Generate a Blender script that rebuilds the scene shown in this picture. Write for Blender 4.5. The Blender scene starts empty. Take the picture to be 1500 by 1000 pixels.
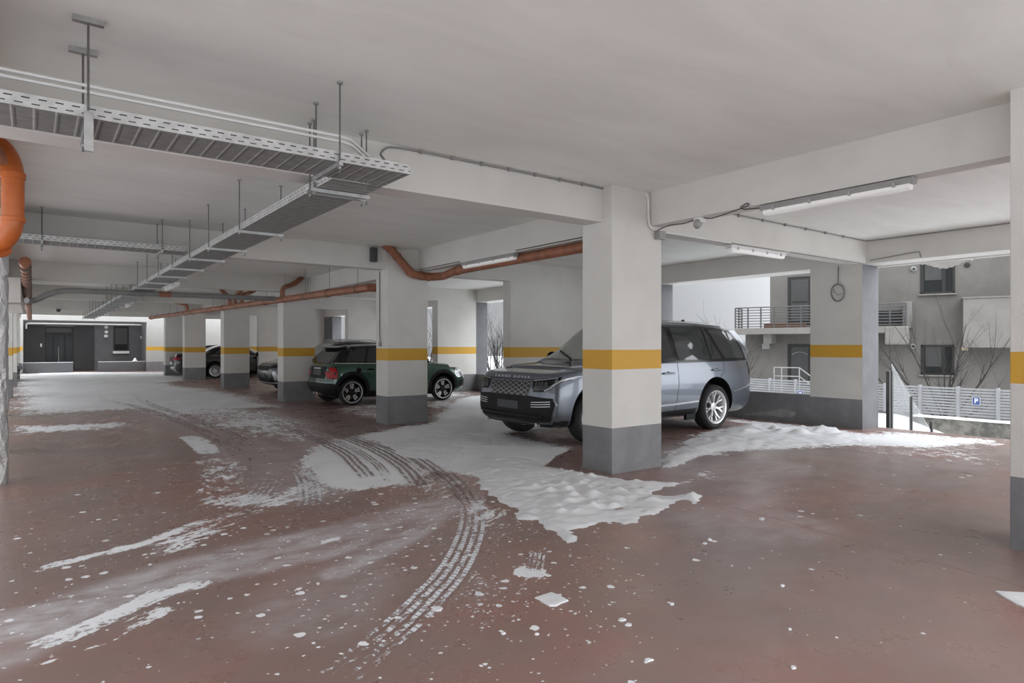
import bpy, bmesh, math, random
import numpy as np
from mathutils import Vector, Matrix, Euler, noise as mnoise
from mathutils.bvhtree import BVHTree
from mathutils.geometry import tessellate_polygon
random.seed(7)
SC = bpy.context.scene
COL = SC.collection
PI = math.pi
CAM_H = 1.45
YAW = math.radians(36.5)
SN, CS = math.sin(YAW), math.cos(YAW)
FPX, CX, HZ = 949.0, 750.0, 507.0

def floor_pt(u, v, z=0.0):
    """where a sight line of the photograph meets a level z"""
    d = FPX * (CAM_H - z) / (v - HZ)
    lat = (u - CX) / FPX * d
    return (SN * d + CS * lat, CS * d - SN * lat)

# ---------------------------------------------------------------- materials
def srgb(r, g, b):
    f = lambda c: (c / 255 / 12.92) if c / 255 <= 0.04045 else ((c / 255 + 0.055) / 1.055) ** 2.4
    return (f(r), f(g), f(b), 1.0)

class NT:
    def __init__(self, name):
        self.m = bpy.data.materials.new(name)
        self.m.use_nodes = True
        self.t = self.m.node_tree
        self.n = self.t.nodes
        self.b = self.n['Principled BSDF']
        self.out = self.n['Material Output']
    def add(self, typ, **kw):
        n = self.n.new(typ)
        for k, v in kw.items():
            if k.startswith('_'):
                continue
            setattr(n, k, v)
        return n
    def link(self, a, b):
        self.t.links.new(a, b)
    def val(self, sock, v):
        if hasattr(v, 'is_linked'):
            self.link(v, sock)
        else:
            sock.default_value = v
    def math(self, op, a, b=None, c=None, clamp=False):
        n = self.add('ShaderNodeMath', operation=op, use_clamp=clamp)
        self.val(n.inputs[0], a)
        if b is not None: self.val(n.inputs[1], b)
        if c is not None: self.val(n.inputs[2], c)
        return n.outputs[0]
    def noise(self, vec, scale, detail=3, rough=.55, dist=0.0):
        n = self.add('ShaderNodeTexNoise')
        self.val(n.inputs['Scale'], scale); n.inputs['Detail'].default_value = detail
        n.inputs['Roughness'].default_value = rough; n.inputs['Distortion'].default_value = dist
        if vec is not None: self.link(vec, n.inputs['Vector'])
        return n.outputs[0]
    def mix(self, fac, a, b):
        n = self.add('ShaderNodeMix', data_type='RGBA')
        self.val(n.inputs[0], fac); self.val(n.inputs[6], a); self.val(n.inputs[7], b)
        return n.outputs[2]
    def ramp(self, fac, p0, p1, v0=0.0, v1=1.0, smooth=True):
        n = self.add('ShaderNodeMapRange', interpolation_type='SMOOTHSTEP' if smooth else 'LINEAR')
        self.val(n.inputs[0], fac); self.val(n.inputs[1], p0); self.val(n.inputs[2], p1)
        self.val(n.inputs[3], v0); self.val(n.inputs[4], v1)
        return n.outputs[0]
    def coord(self, kind='Object'):
        return self.add('ShaderNodeTexCoord').outputs[kind]
    def geo(self):
        return self.add('ShaderNodeNewGeometry').outputs['Position']
    def scalev(self, vec, s):
        n = self.add('ShaderNodeMapping'); n.inputs['Scale'].default_value = s
        self.link(vec, n.inputs['Vector']); return n.outputs[0]
    def sep(self, vec):
        n = self.add('ShaderNodeSeparateXYZ'); self.link(vec, n.inputs[0]); return n.outputs
    def bump(self, h, strength=.3, dist=.01):
        n = self.add('ShaderNodeBump'); n.inputs['Strength'].default_value = strength
        n.inputs['Distance'].default_value = dist
        self.link(h, n.inputs['Height']); self.link(n.outputs[0], self.b.inputs['Normal'])

def plain(name, col, rough=.5, metal=0.0, var=.06, scale=6.0, spec=None, coat=0.0, bump=0.0):
    """a solid colour with a little procedural wear"""
    t = NT(name)
    p = t.coord()
    nz = t.noise(p, scale, 4)
    k = t.ramp(nz, .3, .7, 1 - var, 1 + var)
    hsv = t.add('ShaderNodeHueSaturation'); hsv.inputs['Color'].default_value = col
    t.link(k, hsv.inputs['Value']); t.link(hsv.outputs[0], t.b.inputs['Base Color'])
    t.b.inputs['Roughness'].default_value = rough
    t.b.inputs['Metallic'].default_value = metal
    if spec is not None: t.b.inputs['Specular IOR Level'].default_value = spec
    if coat: 
        t.b.inputs['Coat Weight'].default_value = coat; t.b.inputs['Coat Roughness'].default_value = .04
    if bump:
        t.bump(t.noise(p, scale * 8, 3), bump, .004)
    return t.m

# ---------------------------------------------------------------- mesh builder
class MB:
    def __init__(self):
        self.v = []; self.f = []; self.mi = []; self.cur = 0
    def mat(self, i):
        self.cur = i; return self
    def addf(self, vs, fs):
        b = len(self.v)
        self.v.extend([tuple(p) for p in vs])
        for f in fs:
            self.f.append(tuple(b + i for i in f)); self.mi.append(self.cur)
    def box(self, x0, x1, y0, y1, z0, z1):
        v = [(x, y, z) for z in (z0, z1) for y in (y0, y1) for x in (x0, x1)]
        self.addf(v, [(0, 2, 3, 1), (4, 5, 7, 6), (0, 1, 5, 4), (2, 6, 7, 3), (0, 4, 6, 2), (1, 3, 7, 5)])
        return self
    def obox(self, c, ax, ay, az, sx, sy, sz):
        """oriented box: centre, unit axes, full sizes"""
        c = Vector(c); ax = Vector(ax) * sx / 2; ay = Vector(ay) * sy / 2; az = Vector(az) * sz / 2
        v = [c + ax * i + ay * j + az * k for k in (-1, 1) for j in (-1, 1) for i in (-1, 1)]
        self.addf(v, [(0, 2, 3, 1), (4, 5, 7, 6), (0, 1, 5, 4), (2, 6, 7, 3), (0, 4, 6, 2), (1, 3, 7, 5)])
        return self
    def bar(self, p, q, w, h=None):
        h = h or w
        p, q = Vector(p), Vector(q); d = (q - p); L = d.length
        if L < 1e-6: return self
        d.normalize()
        up = Vector((0, 0, 1)) if abs(d.z) < .95 else Vector((1, 0, 0))
        s = d.cross(up).normalized(); t = s.cross(d).normalized()
        return self.obox((p + q) / 2, d, s, t, L, w, h)
    def tube(self, pts, r, n=10, caps=True):
        pts = [Vector(p) for p in pts]
        m = len(pts)
        rs = r if isinstance(r, (list, tuple)) else [r] * m
        tang = []
        for i in range(m):
            a = pts[max(0, i - 1)]; b = pts[min(m - 1, i + 1)]
            tang.append((b - a).normalized())
        up = Vector((0, 0, 1)) if abs(tang[0].z) < .9 else Vector((1, 0, 0))
        s = tang[0].cross(up).normalized()
        vs = []
        for i in range(m):
            s = (s - tang[i] * s.dot(tang[i])).normalized()
            t = tang[i].cross(s)
            for k in range(n):
                a = 2 * PI * k / n
                vs.append(pts[i] + (s * math.cos(a) + t * math.sin(a)) * rs[i])
        fs = []
        for i in range(m - 1):
            for k in range(n):
                k2 = (k + 1) % n
                fs.append((i * n + k, i * n + k2, (i + 1) * n + k2, (i + 1) * n + k))
        if caps:
            fs.append(tuple(reversed(range(n)))); fs.append(tuple(range((m - 1) * n, m * n)))
        self.addf(vs, fs); return self
    def cyl(self, p, q, r, n=16):
        return self.tube([p, q], r, n)
    def lathe(self, c, axis, prof, n=32, closed=False):
        """prof: list of (radius, along axis)"""
        c = Vector(c); a = Vector(axis).normalized()
        up = Vector((0, 0, 1)) if abs(a.z) < .9 else Vector((1, 0, 0))
        s = a.cross(up).normalized(); t = a.cross(s)
        m = len(prof); vs = []
        for (r, h) in prof:
            for k in range(n):
                an = 2 * PI * k / n
                vs.append(c + a * h + (s * math.cos(an) + t * math.sin(an)) * r)
        fs = []
        rng = range(m) if closed else range(m - 1)
        for i in rng:
            j = (i + 1) % m
            for k in range(n):
                k2 = (k + 1) % n
                fs.append((i * n + k, i * n + k2, j * n + k2, j * n + k))
        if not closed:
            fs.append(tuple(reversed(range(n)))); fs.append(tuple(range((m - 1) * n, m * n)))
        self.addf(vs, fs); return self
    def prism(self, poly, o, ax, ay, az, h):
        """extrude 2D polygon poly (in ax, ay from o) by h along az"""
        o, ax, ay, az = Vector(o), Vector(ax), Vector(ay), Vector(az)
        n = len(poly)
        a = [o + ax * p[0] + ay * p[1] for p in poly]
        b = [p + az * h for p in a]
        self.addf(a + b, [tuple(reversed(range(n))), tuple(range(n, 2 * n))] +
                  [(i, (i + 1) % n, n + (i + 1) % n, n + i) for i in range(n)])
        return self
    def build(self, name, mats, parent=None, smooth=None, bevel=0.0, loc=None, recalc=True):
        me = bpy.data.meshes.new(name)
        me.from_pydata([tuple(p) for p in self.v], [], self.f)
        if not isinstance(mats, (list, tuple)): mats = [mats]
        for m in mats: me.materials.append(m)
        me.polygons.foreach_set('material_index', self.mi)
        if recalc:
            bm = bmesh.new(); bm.from_mesh(me)
            bmesh.ops.recalc_face_normals(bm, faces=bm.faces)
            bm.to_mesh(me); bm.free()
        if smooth is not None:
            me.shade_smooth(); me.set_sharp_from_angle(angle=math.radians(smooth))
        o = link(name, me, parent)
        if loc is not None: o.location = loc
        if bevel:
            md = o.modifiers.new('bevel', 'BEVEL'); md.width = bevel; md.segments = 2
            md.limit_method = 'ANGLE'; md.angle_limit = math.radians(40)
        return o

def link(name, me, parent=None):
    o = bpy.data.objects.new(name, me); COL.objects.link(o)
    if parent is not None: o.parent = parent
    return o

def tag(o, label=None, cat=None, group=None, kind=None):
    if label: o['label'] = label
    if cat: o['category'] = cat
    if group: o['group'] = group
    if kind: o['kind'] = kind
    return o

def empty(name, loc=(0, 0, 0), rz=0.0, label=None, cat=None, group=None):
    o = bpy.data.objects.new(name, None); COL.objects.link(o)
    o.location = loc; o.rotation_euler = (0, 0, rz)
    return tag(o, label, cat, group)

def copy_tree(o, parent=None):
    c = o.copy(); COL.objects.link(c); c.parent = parent
    for ch in list(o.children): copy_tree(ch, c)
    return c

def arc(p0, p1, p2, n=6, r=None):
    """round a corner p1 between p0 and p2 with radius-ish r: returns points"""
    p0, p1, p2 = Vector(p0), Vector(p1), Vector(p2)
    a = (p0 - p1); b = (p2 - p1)
    k = min(r or 1e9, a.length * .49, b.length * .49)
    s = p1 + a.normalized() * k; e = p1 + b.normalized() * k
    return [s * (1 - t) ** 2 + p1 * 2 * t * (1 - t) + e * t * t for t in [i / n for i in range(n + 1)]]

def path_round(pts, r, n=5):
    out = [Vector(pts[0])]
    for i in range(1, len(pts) - 1):
        out += arc(pts[i - 1], pts[i], pts[i + 1], n, r)
    out.append(Vector(pts[-1])); return out
SKY_DIR = (.60, -.68, .42); SKY_GAIN = 9.2; SKY_BASE = .72; EXPO = -.64
SKY_DIR2 = (-.85, -.25, .45); SKY_GAIN2 = 1.9; ZEN = 3.6
LAMP = .22
# ---------------------------------------------------------------- paints and surfaces of the garage
def painted(name, z_gray, z0, z1, white=(.64, .625, .585, 1), gray=(.175, .176, .182, 1), yel=(.60, .335, .035, 1)):
    """wall paint: grey skirt, white, a yellow warning band"""
    t = NT(name)
    p = t.geo(); z = t.sep(p)[2]
    wob = t.math('MULTIPLY_ADD', t.noise(p, 40, 2), .006, -.003)
    zz = t.math('ADD', z, wob)
    nz = t.noise(p, 1.6, 5, .6)
    w = t.mix(t.ramp(nz, .35, .7), white, tuple(c * .93 for c in white[:3]) + (1,))
    g = t.mix(t.ramp(t.noise(p, 3.2, 5, .65), .35, .7), gray, tuple(c * 1.25 for c in gray[:3]) + (1,))
    c = t.mix(t.math('GREATER_THAN', zz, z_gray), g, w)
    if z1 > z0:
        y = t.math('MULTIPLY', t.math('GREATER_THAN', zz, z0), t.math('LESS_THAN', zz, z1))
        c = t.mix(y, c, yel)
    t.link(c, t.b.inputs['Base Color'])
    t.b.inputs['Roughness'].default_value = .62
    t.bump(t.noise(p, 55, 3), .12, .004)
    return t.m

M = {}
M['col'] = painted('column_paint', .52, 1.185, 1.41)
M['outcol'] = painted('outer_column_paint', .52, 1.25, 1.475)
M['fin'] = painted('fin_wall_paint', .55, 1.205, 1.43)
M['court'] = painted('court_wall_paint', .55, 1.205, 1.43, white=(.43, .425, .405, 1))
M['parapet'] = painted('parapet_paint', 9, 0, 0)
M['jamb'] = painted('jamb_paint', 9, 0, 0, gray=(.115, .117, .124, 1))
M['white'] = painted('white_beam_paint', -9, 0, 0)
t = NT('ceiling_plaster')
p = t.geo()
n1 = t.noise(t.scalev(p, (.5, 1.6, 1)), 1.5, 6, .6, .6); n2 = t.noise(p, .35, 3)
t.link(t.mix(t.ramp(n1, .35, .7), (.82, .825, .785, 1), (.76, .765, .725, 1)), t.b.inputs['Base Color'])
t.b.inputs['Roughness'].default_value = .8
t.bump(n1, .15, .02)
M['ceil'] = t.m
M['galv'] = plain('galvanised_steel', (.42, .42, .41, 1), .42, .75, .12, 14)
M['galvdark'] = plain('galvanised_tray_floor', (.20, .20, .195, 1), .5, .6, .15, 9)
M['slot'] = plain('slot_shadowless_black', (.02, .02, .02, 1), .8)
M['rod'] = plain('threaded_rod_steel', (.16, .16, .155, 1), .45, .7, .1, 30)
M['pvc'] = plain('orange_drain_pipe', (.50, .125, .025, 1), .38, 0, .12, 7)
M['pvcold'] = plain('dusty_orange_pipe', (.285, .112, .058, 1), .5, 0, .2, 6)
M['clamp'] = plain('pipe_clamp_steel', (.12, .10, .09, 1), .5, .5)
M['graypipe'] = plain('grey_plastic_pipe', (.21, .21, .205, 1), .5, 0, .1, 5)
M['whiteplastic'] = plain('white_plastic', (.72, .71, .69, 1), .4, 0, .03)
M['grayplastic'] = plain('grey_plastic', (.30, .295, .285, 1), .45, 0, .05)
M['darkplastic'] = plain('dark_plastic', (.05, .05, .05, 1), .5, 0, .08)
M['cable'] = plain('dark_cable', (.06, .055, .05, 1), .6)
M['graycable'] = plain('grey_cable', (.25, .245, .235, 1), .6)
t = NT('crumpled_foil')
p = t.coord()
v = t.add('ShaderNodeTexVoronoi', feature='F1'); v.inputs['Scale'].default_value = 14
t.link(t.scalev(p, (1, 1, .55)), v.inputs['Vector'])
t.b.inputs['Base Color'].default_value = (.78, .78, .78, 1)
t.b.inputs['Metallic'].default_value = .9; t.b.inputs['Roughness'].default_value = .28
t.bump(t.math('ADD', v.outputs['Distance'], t.noise(p, 22, 5, .7)), .9, .03)
M['foil'] = t.m
t = NT('snow')
p = t.geo()
t.link(t.mix(t.ramp(t.noise(p, 9, 5), .3, .75), (.79, .80, .82, 1), (.70, .71, .735, 1)), t.b.inputs['Base Color'])
t.b.inputs['Roughness'].default_value = .75
t.b.inputs['Subsurface Weight'].default_value = 0.0
t.bump(t.noise(p, 60, 4, .7), .35, .01)
M['snow'] = t.m
# ================================================================= THE SETTING
CEIL, BB = 3.28, 2.88          # ceiling and beam undersides
XR0, XR1 = 5.27, 6.11          # the inner row of columns
XO, XO2 = 11.6, 12.19          # the outer wall
YB = -2.0          # open side behind the camera
FAR = 43.4
YEND = 41.0                    # the slab ends here; an open court lies before the far building
XL = -2.4                      # open left side
def struct(name, mb, m, **k):
    o = mb.build(name, m, **k); o['kind'] = 'structure'; return o

struct('ceiling', MB().box(XL, XO2, YB, YEND, CEIL, CEIL + .3), M['ceil'])
# beams along x at every column line, each its own
rows = [5.38, 11.06, 17.21, 23.73, 30.91, 36.0]
rows_out = [5.38, 11.40, 17.64, 24.15, 31.3, 36.4]
for y in rows:
    struct('ceiling_beam', MB().box(XL, XR0 + .02, y, y + .28, BB, CEIL + .01), M['white'])
for y in rows_out: struct('ceiling_beam', MB().box(XR1, XO + .01, y - .012, y + .28, BB, CEIL + .01), M['white'])
struct("ceiling_beam", MB().box(XL, XO, -2.0, -1.7, BB, CEIL + .01), M['white'])
# beams along y: inner row, left row, outer wall
ys = [(-1.7, .78), (1.6, 5.24), (5.70, 11.0), (11.47, 17.2), (17.67, 23.75), (24.2, 30.85), (31.3, 35.95)]
for a, b in ys:
    struct('ceiling_beam', MB().box(5.90, XR1, a, b, BB, CEIL + .01), M['white'])
struct('ceiling_beam', MB().box(XO, XO2, YB, YEND, BB, CEIL + .01), M['white'])
struct('ceiling_beam', MB().box(-.70, -.46, YB, YEND, BB, CEIL + .01), M['white'])

# columns of the inner row
for y in (5.22, 10.99, 17.18, 23.72, 30.86, 35.9):
    struct('column', MB().box(XR0, XR1, y, y + .49, -.02, CEIL + .01), M['col'], bevel=.006)
struct('column', MB().box(5.63, 6.12, .72, 1.61, -.02, CEIL + .01), M['col'], bevel=.006)
# left row
for y in (11.0, 17.0, 23.0, 29.3, 35.6):
    struct('column', MB().box(-.93, -.45, y, y + .5, -.02, CEIL + .01), M['col'], bevel=.006)
# outer wall: pillars, fin walls, parapets
for a, b in ((5.43, 6.37), (-1.99, -1.1)):
    mb = MB().box(XO - .004, XO2, a, b, -.6, BB + .01)
    mb.mi = [1 if f == 2 else 0 for f in range(6)]
    struct('outer_column', mb, [M['outcol'], M['jamb']])
fins = [(8.40, 11.40, .28, 9.95), (10.17, 17.64, .35, 17.64), (9.9, 24.15, .3, 23.4), (8.47, 31.3, .3, 30.2), (8.6, 36.4, .3, 36.4)]
for (x0, y, th, yj) in fins:
    struct('wall_fin', MB().box(x0, XO + .005, y, y + th, -.02, BB + .01), M['fin'])
    struct('wall_outer', MB().box(XO, 12.04, yj, y + th + .2, -.6, BB + .01), M['jamb'])
pj = [6.37, 9.95, 11.88, 17.64, 18.19, 23.4, 24.65, 30.2, 31.8, 36.4]
for i in range(0, 10, 2):
    struct('wall_parapet', MB().box(XO, XO + .25, pj[i], pj[i + 1], -.6, .55), M['parapet'], bevel=.006)
struct('wall_parapet', MB().box(XO, XO + .25, 36.9, FAR, -.6, .55), M['parapet'])
# far end: entrance recess between x = -.4 and 5.35
struct('wall_far', MB().box(5.35, XO + .1, FAR - .4, FAR, -.02, 5.6), M['court'])
struct('wall_far_left', MB().box(XL, -.42, FAR - .4, FAR, -.02, 5.6), M['court'])
struct('wall_far_lintel', MB().box(-.42, 5.35, FAR - .4, FAR, 2.86, 5.6), M['court'])
struct('bulkhead_wall', MB().box(-.62, -.20, 17.0, 22.4, 2.36, 2.885), M['white'])
# ================================================================= CABLE TRAYS
def perforated(name, col, kind):
    """sheet steel with punched slots painted dark, as the shaded inside of the tray"""
    t = NT(name); p = t.coord(); X, Y, Z = t.sep(p)
    def slot(a, period, duty, b, bper, bduty, boff=0.0):
        fa = t.math('FRACT', t.math('DIVIDE', a, period))
        fb = t.math('FRACT', t.math('DIVIDE', t.math('ADD', b, boff), bper))
        return t.math('MULTIPLY', t.math('LESS_THAN', fa, duty), t.math('LESS_THAN', fb, bduty))
    nz = t.ramp(t.noise(p, 12, 4), .3, .7, .85, 1.12)
    if kind == 'rail':
        r1 = t.math('MULTIPLY', t.math('LESS_THAN', t.math('FRACT', t.math('DIVIDE', X, .075)), .5), t.math('COMPARE', Z, .050, .0035))
        r2 = t.math('MULTIPLY', t.math('LESS_THAN', t.math('FRACT', t.math('DIVIDE', t.math('ADD', X, .03), .075)), .5), t.math('COMPARE', Z, .020, .003))
        hole = t.math('MAXIMUM', r1, r2)
        c = t.mix(0.0, col, col)
    else:
        fx = t.math('FRACT', t.math('DIVIDE', X, .1))
        line = t.math('LESS_THAN', fx, .09)
        c = t.mix(line, col, tuple(min(1, k * 2.2) for k in col[:3]) + (1,))
        inner = t.math('LESS_THAN', t.math('ABSOLUTE', Y), .19)
        hole = t.math('MULTIPLY', t.math('MULTIPLY', t.math('COMPARE', fx, .22, .05), inner),
                      t.math('LESS_THAN', t.math('FRACT', t.math('DIVIDE', Y, .035)), .62))
    hs = t.add('ShaderNodeHueSaturation'); t.link(c, hs.inputs['Color']); t.link(nz, hs.inputs['Value'])
    t.link(t.mix(hole, hs.outputs[0], (.03, .03, .03, 1)), t.b.inputs['Base Color'])  # slots are not cut through: dark colour stands for the shade inside
    t.b.inputs['Metallic'].default_value = .25; t.b.inputs['Roughness'].default_value = .5
    return t.m
M['rail'] = perforated('slotted_tray_rail', (.52, .52, .505, 1), 'rail')
M['trayfloor'] = perforated('slotted_tray_floor', (.24, .245, .235, 1), 'floor')

def tray(loc, rz, length, w, label, flange=.012):
    """tray along local +x, floor at local z = 0, rails .07 high"""
    e = empty('cable_tray', loc, rz, label, 'cable tray')
    MB().box(0, length, -w / 2, w / 2, 0, .003).build('tray_floor', M['trayfloor'], e)
    for s in (-1, 1):
        mb = MB().box(0, length, s * w / 2 - .0015, s * w / 2 + .0015, 0, .07)
        mb.box(0, length, s * (w / 2 - .006) - .006, s * (w / 2 - .006) + .006, .069, .0715)
        mb.build('side_rail', M['rail'], e)
    return e
TZ = 2.73
tray((-3.2, 4.55, TZ), 0, 5.46, .44, 'perforated steel cable tray crossing the foreground ceiling under two white conduits')
tray((2.05, 4.80, TZ), PI / 2, 30.2, .42, 'long steel cable tray running away down the aisle towards the entrance')
tray((-3.2, 10.72, 2.84), 0, 5.04, .44, 'shorter steel cable tray crossing behind, just before the second beam')

def hanger(kind, loc, label, group, top=CEIL, half=.25, along='x', plate=False, z=TZ):
    """two threaded rods carrying a channel bar under a tray"""
    e = empty('tray_hanger', (loc[0], loc[1], z - .022), 0 if along == 'x' else PI / 2, label, 'hanger', group)
    h = top - (z - .022)
    MB().box(-half, half, -.014, .014, -.012, .018).build('channel_bar', M['galv'], e)
    for s in (-1, 1):
        x = s * (half - .025)
        mb = MB().cyl((x, 0, -.06), (x, 0, h), .006, 8)
        rod = mb.build('threaded_rod', M['rod'], e, smooth=40)
        MB().cyl((x, 0, -.03), (x, 0, -.014), .012, 6).build('nut', M['galv'], rod)
        MB().cyl((x, 0, h - .015), (x, 0, h), .02, 8).build('ceiling_anchor', M['galv'], rod)
        if plate:
            MB().box(x - .02, x + .02, -.075, .075, h - .03, h).build('ceiling_channel', M['galv'], e)
    return e
hanger(0, (.25, 4.55), 'twin rod hanger with ceiling channels at left end of the foreground tray', None, along='y', half=.26, plate=True)
hanger(0, (1.71, 4.55), 'twin rod hanger near the corner where the two foreground trays meet', None, along='y', half=.26)
MB().box(.228, .272, 4.27, 4.292, TZ - .2, TZ + .02).build('hanging_strip', M['galv'])
tag(bpy.data.objects['hanging_strip'], 'short slotted steel strip hanging below the foreground tray at the left hanger', 'bracket')
HY = [5.15, 5.57, 7.5, 9.05, 10.3, 11.75]
while HY[-1] < 33.5: HY.append(HY[-1] + 1.45)
for i, y in enumerate(HY):
    if any(a - .05 < y < a + .35 for a in rows): y -= .32
    hanger(0, (2.05, y), 'thin rod hanger carrying a channel bar under the long aisle tray', 'hangers along the aisle tray')
for x in (.1, 1.5):
    hanger(0, (x, 10.72), 'rod hanger of the crossing tray ' + ('beside the aisle tray' if x > 1 else 'at far left near the orange pipe'), None, along='y', half=.26, z=2.84)

# cables and conduits
def tubething(name, pts, r, mat, label, cat, n=8, rnd=.08, group=None):
    o = MB().tube(path_round(pts, rnd), r, n).build(name, mat, smooth=50)
    return tag(o, label, cat, group)
for dz, dy, nm in ((2.965, 0, 'upper'), (2.925, -.01, 'lower')):
    tubething('white_conduit', [(-3.2, 4.5 + dy, dz), (1.85, 4.5 + dy, dz), (2.25, 4.9, dz - .02), (2.5, 5.30, dz)], .011, M['whiteplastic'],
              nm + ' of two parallel white conduits above the foreground tray', 'conduit')
tubething('ceiling_cable', [(2.35, 4.95, 2.99), (2.42, 5.2, 3.12), (2.56, 5.34, 3.24), (2.75, 5.365, 3.262), (5.8, 5.365, 3.262)], .010, M['graycable'],
          'thin cable clipped along the top of the first beam to the near column', 'cable')
for i in range(9):
    x = 2.9 + i * .34
    tag(MB().box(x, x + .03, 5.35, 5.385, 3.248, 3.28).build('cable_clip', M['graycable']), 'small clip holding the cable along the first beam top', 'clip', 'clips on the first beam cable')
tubething('ceiling_conduit', [(5.80, 5.205, 3.25), (5.855, 5.205, 3.22), (5.858, 5.205, 2.95), (5.89, 5.2, 2.845), (6.06, 5.19, 2.835)], .014, M['whiteplastic'],
          'short white conduit bent down the front of the near column', 'conduit')
def jbox(name, c, s, m, label, parent=None):
    mb = MB().box(c[0] - s[0] / 2, c[0] + s[0] / 2, c[1] - s[1] / 2, c[1] + s[1] / 2, c[2] - s[2] / 2, c[2] + s[2] / 2)
    o = mb.build(name, m, bevel=.006); 
    return tag(o, label, 'junction box')
jbox('wall_mounted_junction_box', (6.03, 5.165, 2.775), (.10, .07, .10), M['grayplastic'], 'small grey junction box on the near column beside the white conduit')
# motion sensor
e = empty('ceiling_motion_sensor', (5.955, 4.545, 2.84), 0, 'white motion sensor with round lens under the right beam', 'sensor')
MB().box(-.045, .045, -.05, .05, -.02, .04).build('sensor_housing', M['whiteplastic'], e, bevel=.008)
MB().lathe((-.03, 0, -.03), (-.6, 0, -1), [(.0, .055), (.03, .05), (.045, .03), (.048, 0), (.048, -.02)], 18).build('lens', M['grayplastic'], e, smooth=50)
tubething('dark_cable', [(5.98, 5.17, 2.83), (5.93, 4.95, 2.855), (5.90, 4.7, 2.83), (5.955, 4.6, 2.868)], .006, M['cable'], 'dark cable sagging from the junction box to the motion sensor', 'cable')
tubething('dark_cable', [(5.955, 4.49, 2.868), (5.90, 4.35, 2.83), (5.89, 4.2, 2.845), (5.89, 4.02, 2.868), (5.885, 3.88, 2.89), (5.885, 3.9, 2.92), (5.885, 3.99, 2.885), (5.89, 3.95, 2.86), (5.93, 3.78, 2.85)], .006, M['cable'],
          'dark looped cable between the motion sensor and the long light', 'cable', rnd=.05)

# ------------------------------------------------- fluorescent light fittings
t = NT('lamp_diffuser')
t.b.inputs['Base Color'].default_value = (.78, .78, .76, 1); t.b.inputs['Roughness'].default_value = .25
t.b.inputs['Emission Color'].default_value = (1, .98, .94, 1); t.b.inputs['Emission Strength'].default_value = LAMP
M['diffuser'] = t.m
M['dimdiffuser'] = plain('unlit_diffuser', (.62, .62, .60, 1), .3, 0, .03)
def light_fitting(loc, rz, L, label, body, dif='diffuser'):
    e = empty('ceiling_light', loc, rz, label, 'light')
    prof = [(-.05, 0), (.05, 0), (.052, -.035), (.045, -.055), (-.045, -.055), (-.052, -.035)]
    MB().prism(prof, (-L / 2, 0, 0), (0, 1, 0), (0, 0, 1), (1, 0, 0), L).build('housing', body, e, bevel=.005)
    pr = [(-.042, -.05), (.042, -.05), (.040, -.085), (.022, -.10), (-.022, -.10), (-.040, -.085)]
    MB().prism(pr, (-L / 2 + .03, 0, 0), (0, 1, 0), (0, 0, 1), (1, 0, 0), L - .06).build('diffuser', M[dif], e, bevel=.004)
    for k in range(4):
        x = -L / 2 + .15 + k * (L - .3) / 3
        for s in (-1, 1): MB().box(x - .012, x + .012, s * .052 - .006, s * .052 + .006, -.068, -.03).build('clip', M['galv'], e)
    return e
light_fitting((5.96, 3.07, 2.873), PI / 2, 1.42, 'long grey fluorescent light fitting under the beam at upper right', M['grayplastic'])
light_fitting((8.5, 5.47, 2.873), 0, 1.38, 'white fluorescent light fitting under the beam over the parked blue car', M['whiteplastic'])
light_fitting((5.925, 8.65, 2.873), PI / 2, 1.5, 'grey fluorescent light fitting on the beam ahead of the blue car', M['grayplastic'])
for y, lab in ((15.3, 'light fitting hung beside the aisle tray past the third beam'), (22.9, 'light fitting hung beside the aisle tray past the fourth beam'), (30.0, 'farthest light fitting hung beside the aisle tray')):
    lt_ = light_fitting((2.36, y, 2.755), PI / 2, 1.42, lab, M['whiteplastic'], 'dimdiffuser')
    for dx_ in (-.5, .5): MB().cyl((dx_, 0, 0), (dx_, 0, CEIL - 2.755), .005, 6).build('hanging_rod', M['rod'], lt_)
tubething('beam_cable', [(5.88, 10.9, 2.90), (5.88, 9.45, 2.90)], .007, M['cable'], 'dark cable along the beam between the second column and the grey light fitting', 'cable')
tubething('beam_cable', [(5.88, 7.85, 2.90), (5.88, 5.75, 2.90)], .007, M['cable'], 'dark cable along the beam between the grey light fitting and the near column', 'cable')
tubething('ceiling_conduit', [(6.12, 5.36, 2.87), (7.7, 5.36, 2.87)], .012, M['whiteplastic'], 'white conduit along the beam edge left of the white light fitting', 'conduit')
tubething('ceiling_conduit', [(9.2, 5.36, 2.868), (11.0, 5.36, 2.868), (11.58, 5.36, 2.865)], .010, M['graycable'], 'conduit along the beam edge right of the white light fitting', 'conduit')
tubething('beam_cable', [(5.95, 3.9, 3.262), (6.125, 4.0, 3.262), (6.13, 5.3, 3.262), (8.0, 5.352, 3.262), (11.57, 5.352, 3.262), (11.58, 4.5, 3.262), (11.585, 1.0, 3.262)], .008, M['graycable'],
          'thin cable clipped along the ceiling edge of the bay by the exit', 'cable')
for i in range(8):
    x = 6.7 + i * .58
    tag(MB().box(x, x + .03, 5.335, 5.37, 3.245, 3.28).build('cable_clip', M['graycable']), 'small clip holding the ceiling edge cable by the exit bay', 'clip', 'clips on the exit bay cable')
tubething('outer_beam_cable', [(11.585, 5.3, 2.93), (11.585, 4.55, 2.99), (11.585, 4.52, 2.985), (11.585, 4.5, 2.89)], .008, M['graycable'], 'short cable along the outer beam above the exit', 'cable')
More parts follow.
